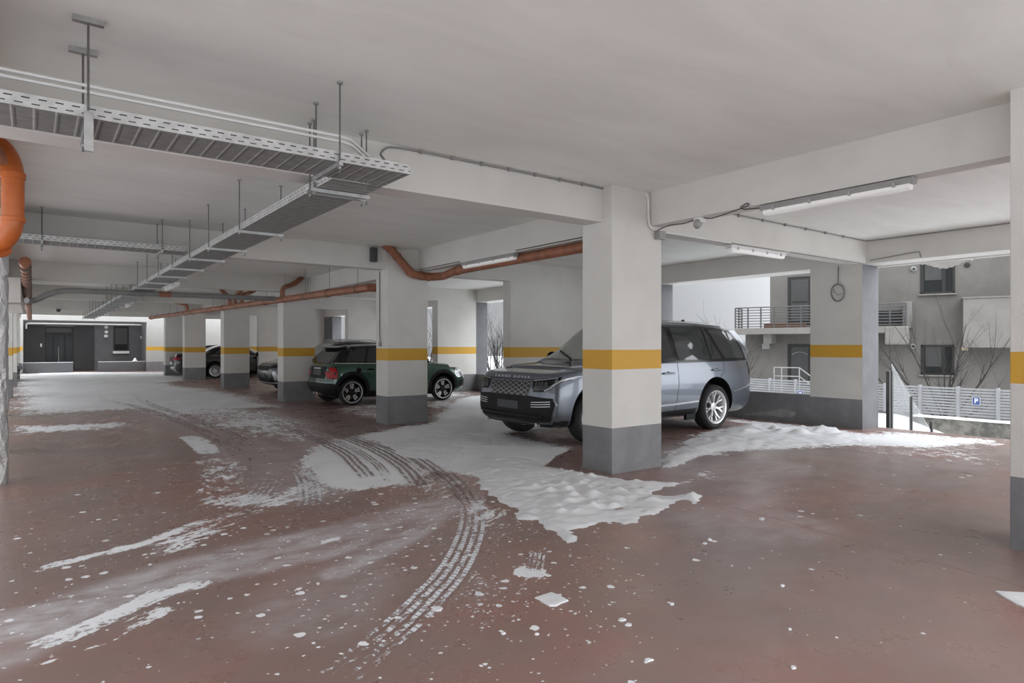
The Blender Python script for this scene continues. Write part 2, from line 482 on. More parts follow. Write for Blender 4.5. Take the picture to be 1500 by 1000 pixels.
# coil of cable on the outer column
e = empty('hanging_cable_coil', (11.57, 5.84, 2.40), 0, 'coil of grey cable hanging on the outer column by the exit', 'cable coil')
mb = MB()
for k in range(5):
    pts = [(-.012 * (k % 2) - .006, .118 * math.sin(a) + .004 * math.sin(k * 2 + a), .150 * math.cos(a) + .004 * k) for a in [2 * PI * i / 24 for i in range(25)]]
    mb.tube(pts, .007, 6)
mb.build('coil', M['graycable'], e, smooth=60)
MB().tube([(-.006, 0, .16), (0.004, 0, .30), (.012, 0, .48)], .006, 6).build('lead', M['cable'], e, smooth=60)
MB().tube([(-.01, -.1, -.02), (-.01, 0, -.03), (-.01, .06, .02), (-.01, .07, .08)], .006, 6).build('loose_end', M['graycable'], e, smooth=60)

# ================================================================= PIPES
def ray(u, v, d):
    lat = (u - CX) / FPX * d
    return (SN * d + CS * lat, CS * d - SN * lat, CAM_H - (v - HZ) / FPX * d)
def piped(name, pts, r, mat, label, rnd, collars=(), n=18, cmat=None):
    e = empty(name, pts[0], 0, label, 'pipe')
    o = Vector(pts[0])
    loc = [Vector(p) - o for p in pts]
    MB().tube(path_round(loc, rnd, 8), r, n).build('pipe', mat, e, smooth=50)
    for (p, q) in collars:
        MB().cyl(Vector(p) - o, Vector(q) - o, r * 1.12, n).build('hanging_collar', cmat or mat, e, smooth=40, bevel=.004)
    return e
P = [(-.40, 6.9, 3.16), ray(-2, 210, 5.5), ray(19, 240, 5.42), ray(18.5, 345, 5.42), ray(-40, 378, 5.5)]
piped('drain_pipe', P, .08, M['pvc'], 'bright orange drain pipe bending down at the left edge', .16,
      [(ray(19, 253, 5.42), ray(19, 262, 5.42)), (ray(19, 318, 5.42), ray(19, 325, 5.42)), (ray(2, 360, 5.44), ray(-4, 363, 5.45))])
tubething('hanging_drain_pipe', [(-.40, 6.65, 3.1), ray(-2, 214, 5.22), ray(6, 240, 5.22)], .03, M['pvcold'], 'thin dusty orange pipe in front of the orange bend', 'pipe', n=12)
# foil wrapped riser
mb = MB()
n, m = 28, 60; vs = []; fs = []
for j in range(m + 1):
    z = 2.9 * j / m
    for k in range(n):
        a = 2 * PI * k / n
        q = Vector((math.cos(a) * 3, math.sin(a) * 3, z * 5))
        r = .125 + .010 * mnoise.noise(q) + .006 * mnoise.noise(q * 2.7)
        if j % 15 in (0,): r -= .008
        vs.append((r * math.cos(a), r * math.sin(a), z))
for j in range(m):
    for k in range(n):
        fs.append((j * n + k, j * n + (k + 1) % n, (j + 1) * n + (k + 1) % n, (j + 1) * n + k))
fs.append(tuple(range(n - 1, -1, -1))); fs.append(tuple(range(m * n, m * n + n)))
mb.addf(vs, fs)
bx, by = floor_pt(-6, 709)
fo = mb.build('foil_wrapped_pipe', M['foil'], smooth=70, loc=(bx - .02, by + .02, 0))
tag(fo, 'vertical pipe wrapped in crumpled silver foil at the left edge', 'pipe')
# grey pipe across the aisle
piped('grey_pipe', [(-.10, 16.75, 2.40), (.02, 16.9, 2.40), (.34, 16.92, 2.60), (.62, 16.93, 2.655), (4.98, 16.93, 2.665)], .06, M['graypipe'], 'grey drain pipe crossing the aisle below the third beam', .2,
      [((2.35, 16.93, 2.659), (2.6, 16.93, 2.66))], cmat=M['pvcold'])
# main collector along the columns
def main_x(y): return 5.1 - .03 * (y - 17.2)
def main_z(y): return 2.585 + (y - 11.0) * .0095
e = empty('collector_pipe', (main_x(35.4), 35.4, main_z(35.4)), 0, 'long dusty orange collector pipe along the inner columns', 'pipe')
o = Vector(e.location)
q = [Vector((main_x(y), y, main_z(y))) - o for y in (35.4, 30, 24, 18, 12.6, 11.75)]
q.append(Vector((5.6, 11.2 + .55, 2.585)) - o)
MB().tube(q, .08, 16).build('pipe', M['pvcold'], e, smooth=50)
for i in range(17):
    y = 12.3 + i * 1.42
    c = Vector((main_x(y), y, main_z(y))) - o
    cl = MB().cyl(c - Vector((0, .012, 0)), c + Vector((0, .012, 0)), .087, 16)  .build('pipe_hanger', M['clamp'], e, smooth=40)
    top = (BB if any(a < y < a + .28 for a in rows) else CEIL) - o.z
    MB().cyl(c + Vector((0, 0, .08)), (c.x, c.y, top), .005, 6).build('rod', M['rod'], cl)
    if i % 3 == 1:
        MB().cyl(c + Vector((0, .1, 0)), c + Vector((0, .2, 0)), .091, 16).build('socket', M['pvcold'], e, smooth=40)
for k, (y, dx, dy) in enumerate([(16.75, .35, .2), (21.6, -.3, -.5), (21.0, .1, -.2), (20.3, .35, .3), (27.5, -.4, .3)]):
    c = Vector((main_x(y), y, main_z(y))) - o
    pts = [c, c + Vector((0, 0, .3)), c + Vector((dx, dy, .42)), Vector((c.x + dx * 1.8, c.y + dy * 1.8, CEIL - o.z))]
    MB().tube(path_round(pts, .14), .062, 12).build('branch', M['pvcold'], e, smooth=50)
# pipe bending round the second column and along the beam
A = [(5.16, 10.885, 3.30), (5.30, 10.885, 3.22), (5.71, 10.885, 2.81), (5.86, 10.885, 2.785), (6.12, 10.885, 2.775), (6.24, 10.6, 2.775), (6.06, 9.9, 2.79), (6.055, 9.3, 2.80), (6.055, 5.75, 2.805)]
piped('bent_drain_pipe', A, .075, M['pvcold'], 'orange pipe bending round the second column and on along the beam', .12,
      [((5.40, 10.885, 3.12), (5.43, 10.885, 3.09)), ((5.66, 10.885, 2.86), (5.69, 10.885, 2.83)), ((5.90, 10.885, 2.784), (5.94, 10.885, 2.783)), ((6.06, 10.885, 2.777), (6.10, 10.885, 2.776)), ((6.06, 9.85, 2.79), (6.06, 9.78, 2.792))], cmat=M['pvcold'])
jbox('wall_box', (5.0, 11.0, 3.12), (.12, .09, .26), M['darkplastic'], 'dark grey box on the second beam beside the second column')
tubething('switch_cable', [(5.255, 11.3, 2.86), (5.255, 11.3, 1.7), (5.255, 11.27, 1.52)], .010, M['graycable'], 'cable running down the side of the second column to a switch', 'cable')
jbox('wall_switch', (5.25, 11.27, 1.49), (.04, .07, .09), M['grayplastic'], 'small switch box on the side of the second column')
o = MB().lathe((.8, 30.5, BB - .03), (0, 0, -1), [(.08, -.03), (.08, .02), (.05, .07), (.01, .08)], 16).build('ceiling_camera', M['darkplastic'], smooth=50)
tag(o, 'small black dome camera under a far beam above the aisle', 'camera')
tag(MB().box(.72, .88, 30.4, 30.95, BB - .005, BB + .005).build('ceiling_plate', M['darkplastic']), 'thin plate carrying the small dome camera', 'plate')
# banded pipe along the left columns
e = empty('banded_pipe', (-.10, 13.5, 2.86), 0, 'dusty orange pipe with black bands along the left columns', 'pipe')
MB().tube([(0, 0, .0), (0, .35, -.05), (.0, 20, -.28)], [.085, .08, .08], 14).build('pipe', M['pvcold'], e, smooth=50)
for i in range(16):
    y = .25 + i * .62
    MB().cyl((0, y, -.05 - y * .0115), (0, y + .04, -.05 - y * .0115), .09, 14).build('pipe_hanger', M['clamp'], e, smooth=40)
# ================================================================= OUTSIDE
t = NT('house_render'); p = t.geo()
z = t.sep(p)[2]
n1 = t.noise(p, .8, 6, .6); n2 = t.noise(t.scalev(p, (3, 3, .35)), 2.2, 4)
c = t.mix(t.ramp(n1, .3, .75), (.165, .155, .142, 1), (.125, .118, .107, 1))
t.link(t.mix(t.math('MULTIPLY', t.ramp(n2, .55, .8), .5), c, (.10, .095, .088, 1)), t.b.inputs['Base Color'])
t.b.inputs['Roughness'].default_value = .9; t.bump(t.noise(p, 30, 3), .2, .01)
M['house'] = t.m
M['housepale'] = plain('pale_render', (.20, .19, .175, 1), .85, 0, .08, 2)
M['frame'] = plain('dark_window_frame', (.016, .015, .014, 1), .4, 0, .1)
M['shutter'] = plain('grey_shutter', (.050, .050, .048, 1), .6, 0, .08, 8)
t = NT('dark_glass'); t.b.inputs['Base Color'].default_value = (.02, .022, .022, 1); t.b.inputs['Roughness'].default_value = .12; t.b.inputs['Specular IOR Level'].default_value = .15
M['glass'] = t.m
t = NT('clear_glass'); t.b.inputs['Base Color'].default_value = (.93, .96, .96, 1)
t.b.inputs['Roughness'].default_value = .02; t.b.inputs['Transmission Weight'].default_value = .88; t.b.inputs['IOR'].default_value = 1.15
M['clear'] = t.m
M['railmetal'] = plain('railing_metal', (.10, .10, .10, 1), .45, .5)
M['whiterail'] = plain('pale_railing', (.30, .30, .29, 1), .5)
M['fence'] = plain('pale_grey_fence', (.27, .275, .28, 1), .55, 0, .06, 3)
M['concrete'] = None
t = NT('weathered_concrete'); p = t.geo(); n1 = t.noise(p, 2.2, 6, .65)
t.link(t.mix(t.ramp(n1, .42, .62), (.20, .19, .165, 1), (.09, .085, .075, 1)), t.b.inputs['Base Color']); t.b.inputs['Roughness'].default_value = .9
t.bump(t.noise(p, 18, 5), .4, .02); M['concrete'] = t.m
M['bark'] = plain('winter_bark', (.022, .018, .016, 1), .85, 0, .2, 12)
M['bluesign'] = plain('blue_sign', (.04, .075, .22, 1), .4, 0, .03)
M['signwhite'] = plain('sign_white', (.75, .76, .78, 1), .4, 0, .03)
M['brown'] = plain('brown_box', (.16, .075, .045, 1), .7)
M['cream'] = plain('cream_plastic', (.55, .48, .34, 1), .5)

# snow covered land
mb = MB()
mb.box(-90, XL - .05, -70, 140, -.6, -.02); mb.box(XL - .05, 12.6, -70, YB, -.6, -.04); mb.box(XL - .05, 12.6, 47, 140, -.6, -.06)
mb.box(12.6, 150, -70, 140, -1.8, -1.15)
struct('ground', mb, M['snow'])
# kerb and low wall across the lane
struct('kerb', MB().box(19.35, 19.8, -8, 7.75, -1.2, -.46), M['concrete'])
struct('kerb', MB().box(19.62, 19.8, 7.75, 26, -1.2, -.5), M['concrete'])
sm = MB(); random.seed(3)
pts = []
N = 90
for i in range(N + 1):
    y = -8 + 15.75 * i / N
    pts.append((y, .03 + .018 * mnoise.noise(Vector((y * 2.1, 0, 0))), .012 * mnoise.noise(Vector((y * 3.3, 5, 0)))))
vs = []; fs = []
for (y, h, dx) in pts:
    vs += [(19.32 + dx, y, -.462), (19.33 + dx, y, -.462 + h), (19.78, y, -.462 + h), (19.79, y, -.462)]
for i in range(N):
    for k in range(3): fs.append((i * 4 + k, i * 4 + k + 1, i * 4 + k + 5, i * 4 + k + 4))
sm.addf(vs, fs)
o = sm.build('snow_strip', M['snow'], smooth=60); tag(o, 'strip of snow lying on top of the low concrete wall', 'snow', kind='stuff')
# snow bank beside the ramp
mb = MB(); vs = []; fs = []
nx, ny = 24, 60
for i in range(nx + 1):
    for j in range(ny + 1):
        x = 12.9 + (19.62 - 12.9) * i / nx; y = 5.9 + 20 * j / ny
        e_ = min(1, max(0, (y - 5.9) / 2.2)); s_ = i / nx
        vs.append((x, y, -1.16 + e_ * (.30 + .38 * s_) + .03 * mnoise.noise(Vector((x, y, 0)))))
for i in range(nx):
    for j in range(ny):
        a = i * (ny + 1) + j; fs.append((a, a + 1, a + ny + 2, a + ny + 1))
mb.addf(vs, fs)
tag(mb.build('snow_bank', M['snow'], smooth=80), 'sloping snow bank beyond the exit, in front of the fence', 'snow', kind='stuff')

# fence of pale slats
FX, FY0, FN = 19.6, 3.15, 14
e = empty('slat_fence', (FX, FY0, -.408), 0, 'pale grey fence of horizontal slats across the lane', 'fence')
PY = [-4.5, -3.6, -2.7, -1.8, -.9, 0, .9, 1.8, 2.70, 3.58, 4.49, 5.4, 6.3, 7.2, 8.1, 9.0, 9.9, 10.8, 11.7, 12.6, 13.5, 14.4, 15.3]
for y in PY:
    MB().box(-.05, .05, y - .035, y + .035, .0, .80).build('post', M['fence'], e, bevel=.006)
for a, b in zip(PY[:-1], PY[1:]):
    mb = MB()
    for k in range(10):
        z0 = .03 + k * .076
        mb.obox((0, (a + b) / 2, z0 + .028), (0, 1, 0), (1, 0, .1), (-.1, 0, 1), b - a - .09, .02, .048)
    mb.build('slat_panel', M['fence'], e)
def p_sign(y, z, w, label):
    e = empty('parking_sign', (FX - .06, y, z), 0, label, 'sign')
    h = w * 1.25
    MB().box(-.008, .0, -w / 2, w / 2, -h / 2, h / 2).build('plate', M['signwhite'], e)
    MB().box(-.011, -.008, -w * .46, w * .46, -h * .46, h * .46).build('blue_field', M['bluesign'], e)
    cu = bpy.data.curves.new('letter', 'FONT'); cu.body = 'P'; cu.size = h * .80; cu.extrude = .002; cu.offset = .003; cu.align_x = 'CENTER'; cu.align_y = 'CENTER'
    to = bpy.data.objects.new('tmp', cu); COL.objects.link(to)
    dg = bpy.context.evaluated_depsgraph_get(); me = bpy.data.meshes.new_from_object(to.evaluated_get(dg))
    bpy.data.objects.remove(to)
    me.materials.clear(); me.materials.append(M['signwhite'])
    lo = link('letter', me, e); lo.rotation_euler = (PI / 2, 0, -PI / 2); lo.location = (-.0135, 0, 0)
p_sign(6.30, .04, .17, 'blue and white P parking sign on the fence by the right column')
p_sign(11.05, -.08, .20, 'blue and white P parking sign on the fence beneath the balcony')

# ------------------------------------------------- the apartment house
HE = Vector((.347, -.938, 0)).normalized()     # along the facade, to the right
HN = Vector((-HE.y * -1, -HE.x, 0)); HN = Vector((-.938, -.347, 0)).normalized()   # towards the garage
def at_d(u, d):
    lat = (u - CX) / FPX * d
    return Vector((SN * d + CS * lat, CS * d - SN * lat, 0))
HO = at_d(1373, 23.2)
def hs(u, off=0.0):
    """distance along the facade of what is seen at picture column u, off metres in front of it"""
    k = (u - CX) / FPX
    r = Vector((SN + CS * k, CS - SN * k, 0))
    O = HO + HN * off
    # r*t = O + HE*s
    det = r.x * -HE.y + HE.x * r.y
    tt = (O.x * -HE.y + HE.x * O.y) / det
    q = r * tt
    return (q - O).dot(HE), tt
def hz(u, v, off=0.0):
    s, d = hs(u, off); return CAM_H - (v - HZ) / FPX * d
house = empty('apartment_house', (HO.x, HO.y, -1.2), 0, 'weathered grey rendered apartment house across the lane', 'building')
house.matrix_world = Matrix(((HE.x, HN.x, 0, HO.x), (HE.y, HN.y, 0, HO.y), (0, 0, 1, -1.2), (0, 0, 0, 1)))
G = 1.2
def hbox(u0, u1, v0, v1, o0, o1, name, m, parent=house, bevel=0):
    """a box on the facade between picture columns, from o0 to o1 in front of it"""
    s0, s1 = hs(u0, o1)[0], hs(u1, o1)[0]
    um = (u0 + u1) / 2
    z1, z0 = hz(um, v0, o1) + G, hz(um, v1, o1) + G
    return MB().box(s0, s1, o0, o1, z0, z1).build(name, m, parent, bevel=bevel)
sA, sB, sC = hs(1128)[0], hs(1092)[0], hs(1478)[0] + 9
zslab = hz(1130, 484) + G
MB().box(sB, sC, -8, 0, 0, zslab).build('lower_wall', M['house'], house)
MB().box(sA, sC, -8.0, -.001, zslab, 10.4).build('upper_wall', M['house'], house)
MB().box(sA - .4, sC, -8.4, .5, 10.4, 10.6).build('roof', M['housepale'], house)
# right hand bay and its deep parapet
s0 = hs(1411, .9)[0]; z1 = hz(1445, 436, .9) + G; z0 = hz(1445, 509, .9) + G
MB().box(s0, sC, -.05, .9, z0, z1).build('parapet_box', M['housepale'], house, bevel=.01)
MB().box(s0 - .03, sC, -.05, .93, z1, z1 + .05).build('parapet_coping', M['housepale'], house)
# windows
def hwindow(u0, u1, v0, v1, nm, split=.68, blind=.55):
    sa, sb = hs(u0)[0], hs(u1)[0]; um = (u0 + u1) / 2; zt, zb = hz(um, v0) + G, hz(um, v1) + G
    fr = MB()
    w = .07
    fr.box(sa, sb, -.02, .02, zb, zb + w); fr.box(sa, sb, -.02, .02, zt - w, zt)
    fr.box(sa, sa + w * 1.5, -.02, .02, zb, zt); fr.box(sb - w, sb, -.02, .02, zb, zt)
    sm_ = sa + (sb - sa) * split
    fr.box(sm_ - w * .8, sm_ + w * .8, -.02, .025, zb, zt)
    f = fr.build('window_frame', M['frame'], house)
    MB().box(sa + .02, sb - .02, -.01, .006, zb + .02, zt - .02).build('pane', M['glass'], f)
    MB().box(sa + .14, sm_ - .06, .006, .012, zt - (zt - zb) * blind, zt - .07).build('blind', M['shutter'], f)
    MB().box(sa - .06, sb + .06, -.01, .10, zb - .05, zb).build('window_sill', M['housepale'], house)
hwindow(1348, 1399, 385, 430, 'upper'); hwindow(1349, 1398, 505, 549, 'lower', blind=.72)
for (u0, u1, v0, v1, arch_) in ((1154, 1187, 405, 477, 0), (1154, 1187, 504, 566, 1)):
    f = hbox(u0, u1, v0, v1, -.02, .02, 'door', M['frame'])
    g = hbox(u0 + 5, u1 - 3, v0 + 4, v1 - 8, .02, .032, 'door_panel', M['shutter'], f)
    if not arch_:
        hbox(u0 + 7, u1 - 5, v0 + 36, v0 + 38, .03, .045, 'rail', M['frame'], f)
    else:
        sa, sb = hs(u0 + 6)[0], hs(u1 - 4)[0]; zc = hz(1170, 519) + G
        MB().tube([(sa + (sb - sa) * i / 10, .04, zc + .10 * math.sin(PI * i / 10)) for i in range(11)], .012, 6).build('arch_moulding', M['whiterail'], f)
# upper balcony
s0, s1 = hs(1076, 1.2)[0], hs(1328, 1.2)[0]
zb_ = hz(1130, 489, 1.2) + G; zt_ = hz(1130, 480, 1.2) + G
MB().box(s0, s1, -.02, 1.2, zb_, zt_).build('balcony_slab', M['housepale'], house, bevel=.01)
hbox(1118, 1130, 489, 503, 0.0, .9, 'bracket_beam', M['housepale'])
sr0, sr1 = hs(1296, 1.25)[0], hs(1331, 1.25)[0]
MB().box(sr0, sr1, .0, 1.24, zb_ - .42, zt_).build('balcony_end', M['housepale'], house, bevel=.05)
rl = MB()
hR = hz(1085, 451, 1.15) + G - zt_
for k in range(8):
    z = zt_ + .06 + (hR - .06) * k / 7
    MB().tube([(s0 + .02, .05, z), (s0 + .02, 1.15, z), (s1 - .02, 1.15, z), (s1 - .02, .05, z)], .018 if k < 7 else .026, 6).build('balcony_rail', M['railmetal'] if k < 99 else 0, house)
nb_ = 12
for k in range(nb_ + 1):
    x = s0 + .02 + (s1 - s0 - .04) * k / nb_
    MB().box(x - .025, x + .025, 1.13, 1.17, zt_ - .15, zt_ + hR).build('balcony_post', M['railmetal'], house)
for yy in (.1, .6):
    MB().box(s0, s0 + .045, yy, yy + .04, zt_, zt_ + hR).build('balcony_post', M['railmetal'], house)
# louvred opening behind the balcony end
f = hbox(1284, 1322, 455, 476, .0, .015, 'louvre', M['frame'])
hbox(1322, 1335, 441, 480, .0, 1.0, 'balcony_pier', M['housepale'])
# wall lamps
for (u, v, nm, lab) in ((1338, 394, 'round', 'upper'), (1337, 507, 'round', 'lower')):
    s, _ = hs(u); z = hz(u, v) + G
    l = MB().lathe((s, 0, z), (0, 1, 0), [(.10, 0), (.10, .05), (.06, .10), (.02, .12)], 18).build('wall_lamp', M['whiterail'], house, smooth=50)
    MB().lathe((s + .02, .1, z), (0, 1, 0), [(.045, 0), (.045, .03), (.01, .04)], 14).build('lens', M['frame'], l)
s, _ = hs(1417); z = hz(1417, 388) + G
MB().lathe((s, 0, z), (0, 1, 0), [(.09, 0), (.09, .03), (.07, .04)], 18).build('vent_cap', M['frame'], house)
hbox(1408, 1418, 505, 513, 0, .1, 'lamp_box', M['cream']); hbox(1116, 1127, 503, 511, 0, .14, 'lamp_box', M['whiterail'], bevel=.01)
# stair railing before the lower door
rb = MB(); za = hz(1140, 538, 1.6) + G; zl = hz(1140, 563, 1.6) + G
a0, a1, a2 = hs(1134, 1.6)[0], hs(1171, 1.6)[0], hs(1189, 1.6)[0]
for z in (za, za - (za - zl) * .5):
    MB().tube([(a0, 1.6, z), (a1, 1.6, z), (a2, 1.6, z - .33)], .022, 6).build('stair_rail', M['whiterail'], house)
for x in (a0, (a0 * .7 + a1 * .3), a1):
    MB().box(x - .02, x + .02, 1.58, 1.62, zl - .9, za).build('stair_post', M['whiterail'], house)
# boxes left on the balcony
s, _ = hs(1140, .7)
MB().box(s - .5, s + 1.0, .5, .9, zt_, zt_ + .16).build('balcony_clutter', M['brown'], house, bevel=.01)

# ------------------------------------------------- bare trees
def grow(mb, p, d, L, r, depth, rnd, gr=.10, spread=.7, kids=(2, 4)):
    n = 6; pts = [p]; rs = [r]; q = p.copy(); dd = d.normalized()
    for i in range(n):
        dd = (dd + Vector((rnd.uniform(-1, 1), rnd.uniform(-1, 1), rnd.uniform(-.6, 1))) * gr).normalized()
        q = q + dd * (L / n); pts.append(q.copy()); rs.append(max(.0035, r * (1 - .75 * (i + 1) / n)))
    mb.tube(pts, rs, 5 if depth > 1 else 4)
    if depth > 0:
        for k in range(rnd.randint(*kids)):
            i = rnd.randint(1, n - 1)
            nd = (pts[i + 1] - pts[i]).normalized() + Vector((rnd.uniform(-1, 1), rnd.uniform(-1, 1), rnd.uniform(-.3, 1))) * spread
            grow(mb, pts[i], nd, L * rnd.uniform(.35, .62), rs[i] * .62, depth - 1, rnd, gr, spread, kids)
def tree(loc, stems, label, seed, depth=3, group=None, kids=(2, 4), name='bare_tree'):
    rnd = random.Random(seed); e = empty(name, loc, 0, label, 'tree', group)
    for (d, L, r) in stems:
        mb = MB(); grow(mb, Vector((rnd.uniform(-.08, .08), rnd.uniform(-.08, .08), 0)), Vector(d), L, r, depth, rnd, kids=kids)
        mb.build('branch', M['bark'], e, smooth=60)
    return e
R_ = Vector((CS, -SN, 0))   # to the right as seen from the garage
def right(a, up): return tuple(R_ * a + Vector((0, 0, up)))
b = at_d(1384, 20.6)
tree((b.x, b.y, -1.15), [(right(.12, 1), 2.2, .045), (right(-.05, 1), 2.0, .04), (right(.75, 1), 3.6, .035), (right(-.7, 1), 3.3, .035), (right(-.35, 1), 3.6, .03), (right(1.1, .8), 2.8, .03), (right(.35, 1), 3.4, .03)],
     'bare many stemmed tree growing before the house window', 5, 2, kids=(3, 6))
b = at_d(1352, 20.3)
tree((b.x, b.y, -1.15), [(right(-.72, 1), 4.2, .05), (right(-.95, .8), 3.0, .03)], 'bare tree leaning left towards the balcony end', 9, 2, kids=(2, 4))
for i, (u, d, sc_, lab) in enumerate([(1083, 24.6, .8, 'bare bush rising between the blue car and the house corner'), (1030, 27.5, .8, 'bare shrub behind the rear of the blue car'), (1025, 40, 1.0, 'bare tree whose twig tips show over the blue car roof'),
                          (722, 34, 1.15, 'bare tree seen through the opening left of the blue car'), (731, 42, 1.3, 'bare tree further off through the opening left of the blue car'), (629, 40, 1.3, 'bare tree seen through the narrow gap beside the second column')]):
    b = at_d(u, d); rnd = random.Random(i)
    sp_ = .22 if i < 2 else .5
    st = [((rnd.uniform(-sp_, sp_), rnd.uniform(-sp_, sp_), 1), rnd.uniform(2.2, 3.6) * sc_, .035 * sc_) for k in range(7 if sc_ < 1.2 else 9)]
    tree((b.x, b.y, -1.15), st, lab, 20 + i, 2, kids=(4, 6))
# glass balustrade down the outside stair
for i, (x, zt, zb0) in enumerate([(12.42, 1.0, -.30), (13.35, .50, -1.1), (14.25, -.05, -1.15)]):
    pass
e = empty('glass_balustrade', (12.42, 5.36, -.3), 0, 'glass balustrade with black posts stepping down outside the exit', 'railing')
for (x, zt, zb0) in [(0, 1.3, 0), (.10, 1.3, 0), (.93, .80, -.85), (1.85, .26, -.85)]:
    w = .03 if x in (0, .1) else .025
    MB().box(x - w, x + w, -w, w, zb0, zt).build('post', M['darkplastic'], e, bevel=.004)
MB().prism([(.14, -.2), (.14, 1.42), (1.80, .10), (1.80, -.84)], (0, -.006, 0), (1, 0, 0), (0, 0, 1), (0, 1, 0), .012).build('glass_panel', M['clear'], e)
MB().box(-.06, .18, -.06, .06, -.01, .02).build('base_plate', M['darkplastic'], e)
struct('outside_step', MB().box(12.19, 12.65, 2.0, 6.4, -1.2, -.30), M['concrete'])
# drooping plastic sheet at the top of the exit
mb = MB(); vs = []; fs = []
for i in range(41):
    y = 4.75 - .75 * i / 40 * 1.0
    sag = .10 * math.sin(PI * i / 40) ** 2
    for k in range(7):
        a = k / 6
        vs.append((12.215 + .05 * math.sin(a * PI), y, 2.875 - (.03 + sag) * a - .006 * math.sin(i * 1.3)))
for i in range(40):
    for k in range(6): fs.append((i * 7 + k, i * 7 + k + 1, i * 7 + k + 8, i * 7 + k + 7))
mb.addf(vs, fs); o = mb.build('hanging_sheet', M['whiteplastic'], smooth=80)
md = o.modifiers.new('t', 'SOLIDIFY'); md.thickness = .006
tag(o, 'white plastic sheet drooping from the beam over the exit', 'sheet')
tag(MB().box(12.12, 12.18, .2, 6.4, 2.855, 2.879).build('hanging_rail', M['whiteplastic']), 'white rail along the underside of the beam over the exit', 'rail')

# light patch of bare render on the parapet beside the blue car
pw = [o for o in bpy.data.objects if o.name.startswith('wall_parapet')][0]
def on_x(u, v, x):
    k = (u - CX) / FPX; r = (SN + CS * k, CS - SN * k); d = x / r[0]
    return (r[1] * d, CAM_H - (v - HZ) / FPX * d)
pp = [on_x(u, v, XO) for u, v in [(1086, 607), (1100, 604.5), (1118, 603), (1132, 602), (1143, 598), (1150, 599), (1155, 602), (1164, 603), (1166, 607), (1160, 610), (1146, 611), (1132, 609), (1120, 608), (1104, 608)]]
M['renderpatch'] = plain('bare_render_patch', (.30, .30, .295, 1), .8, 0, .15, 5)
MB().prism([(q[0], q[1]) for q in pp], (XO - .003, 0, 0), (0, 1, 0), (0, 0, 1), (1, 0, 0), .006).build('render_patch', M['renderpatch'], pw)
# ================================================================= ENTRANCE AT THE FAR END
M['clad'] = plain('dark_cladding', (.030, .030, .032, 1), .5, 0, .12, 2)
M['graywall'] = plain('grey_entrance_wall', (.115, .116, .12, 1), .7, 0, .08, 2)
EY = 45.4
def ept(u, v, y=EY):
    k = (u - CX) / FPX; r = (SN + CS * k, CS - SN * k); d = y / r[1]
    return r[0] * d, CAM_H - (v - HZ) / FPX * d
def ebox(u0, u1, v0, v1, y0, y1, name, m, parent=None, bevel=0):
    x0, z1 = ept(u0, v0, y0); x1, z0 = ept(u1, v1, y0)
    return MB().box(min(x0, x1), max(x0, x1), y0, y1, max(z0, -.02), z1).build(name, m, parent, bevel=bevel)
struct('wall_entrance', MB().box(-.8, 6.2, EY, EY + .3, -.05, 3.4), M['graywall'])
struct('wall_entrance_side', MB().box(-.8, -.42, FAR, EY, -.05, 3.4), M['white'])
struct('wall_entrance_side', MB().box(5.35, 5.7, FAR, EY, -.05, 3.4), M['graywall'])
cx0, cz = ept(36, 476); 
e = empty('entrance_cladding', (0, EY, 0), 0, 'dark panelled surround of the far building entrance', 'panel')
def epart(*a, **k):
    o = ebox(*a, **k); return o
def kid(o, par):
    o.parent = par; o.location = (-par.location.x, -par.location.y, -par.location.z); return o
kid(ebox(36, 66, 476, 545, EY - .05, EY - .003, 'side_panel', M['clad']), e)
kid(ebox(108.2, 138, 477, 545, EY - .05, EY - .003, 'side_panel', M['clad']), e)
dr = empty('entrance_door', (0, EY, 0), 0, 'glazed entrance door in a dark frame at the far end', 'door')
fr = kid(ebox(66.5, 107.5, 478, 545, EY - .03, EY, 'door_frame', M['frame']), dr)
kid(ebox(68, 105, 480, 487, EY - .045, EY - .03, 'transom_pane', M['shutter']), dr)
kid(ebox(68, 77, 491, 541, EY - .05, EY - .03, 'side_pane', M['glass']), dr)
lf = kid(ebox(79, 94, 490, 543, EY - .06, EY - .03, 'door_leaf', M['glass']), dr)
kid(ebox(96, 105, 491, 541, EY - .05, EY - .03, 'side_pane', M['glass']), dr)
kid(ebox(88.7, 90, 490, 543, EY - .08, EY - .06, 'stile', M['shutter']), dr)
kid(ebox(85.5, 86.2, 508, 530, EY - .12, EY - .10, 'pull_handle', M['galv']), dr)
o = ebox(59, 61.5, 503, 508, EY - .09, EY - .05, 'wall_mounted_intercom', M['whiteplastic'], bevel=.01); tag(o, 'pale intercom box on the dark panel left of the far door', 'intercom')
wn = empty('entrance_window', (0, EY, 0), 0, 'narrow window with a lowered blind in the far grey wall', 'window')
kid(ebox(166.5, 188.5, 477.5, 514, EY - .04, EY, 'window_frame', M['frame']), wn)
kid(ebox(168.5, 186.5, 480, 504, EY - .055, EY - .04, 'window_blind', M['shutter']), wn)
kid(ebox(168.5, 186.5, 504, 512, EY - .05, EY - .04, 'window_pane', M['glass']), wn)
kid(ebox(165.5, 189.5, 514, 517.5, EY - .14, EY, 'window_sill', M['whiteplastic']), wn)
for (u, v, lab) in ((155.5, 479, 'upper'), (155.7, 486, 'lower')):
    x, z = ept(u, v, EY)
    o = MB().lathe((x, EY, z), (0, -1, 0), [(.09, -.0), (.09, .05), (.05, .05), (.04, .02)], 18).build('wall_vent', M['whiteplastic'], smooth=40)
    tag(o, lab + ' of two round white vents beside the far narrow window', 'vent')
o = ebox(152.5, 158, 490, 494, EY - .07, EY, 'wall_mounted_box', M['whiteplastic'], bevel=.01); tag(o, 'small white box under the round vents on the far wall', 'box')
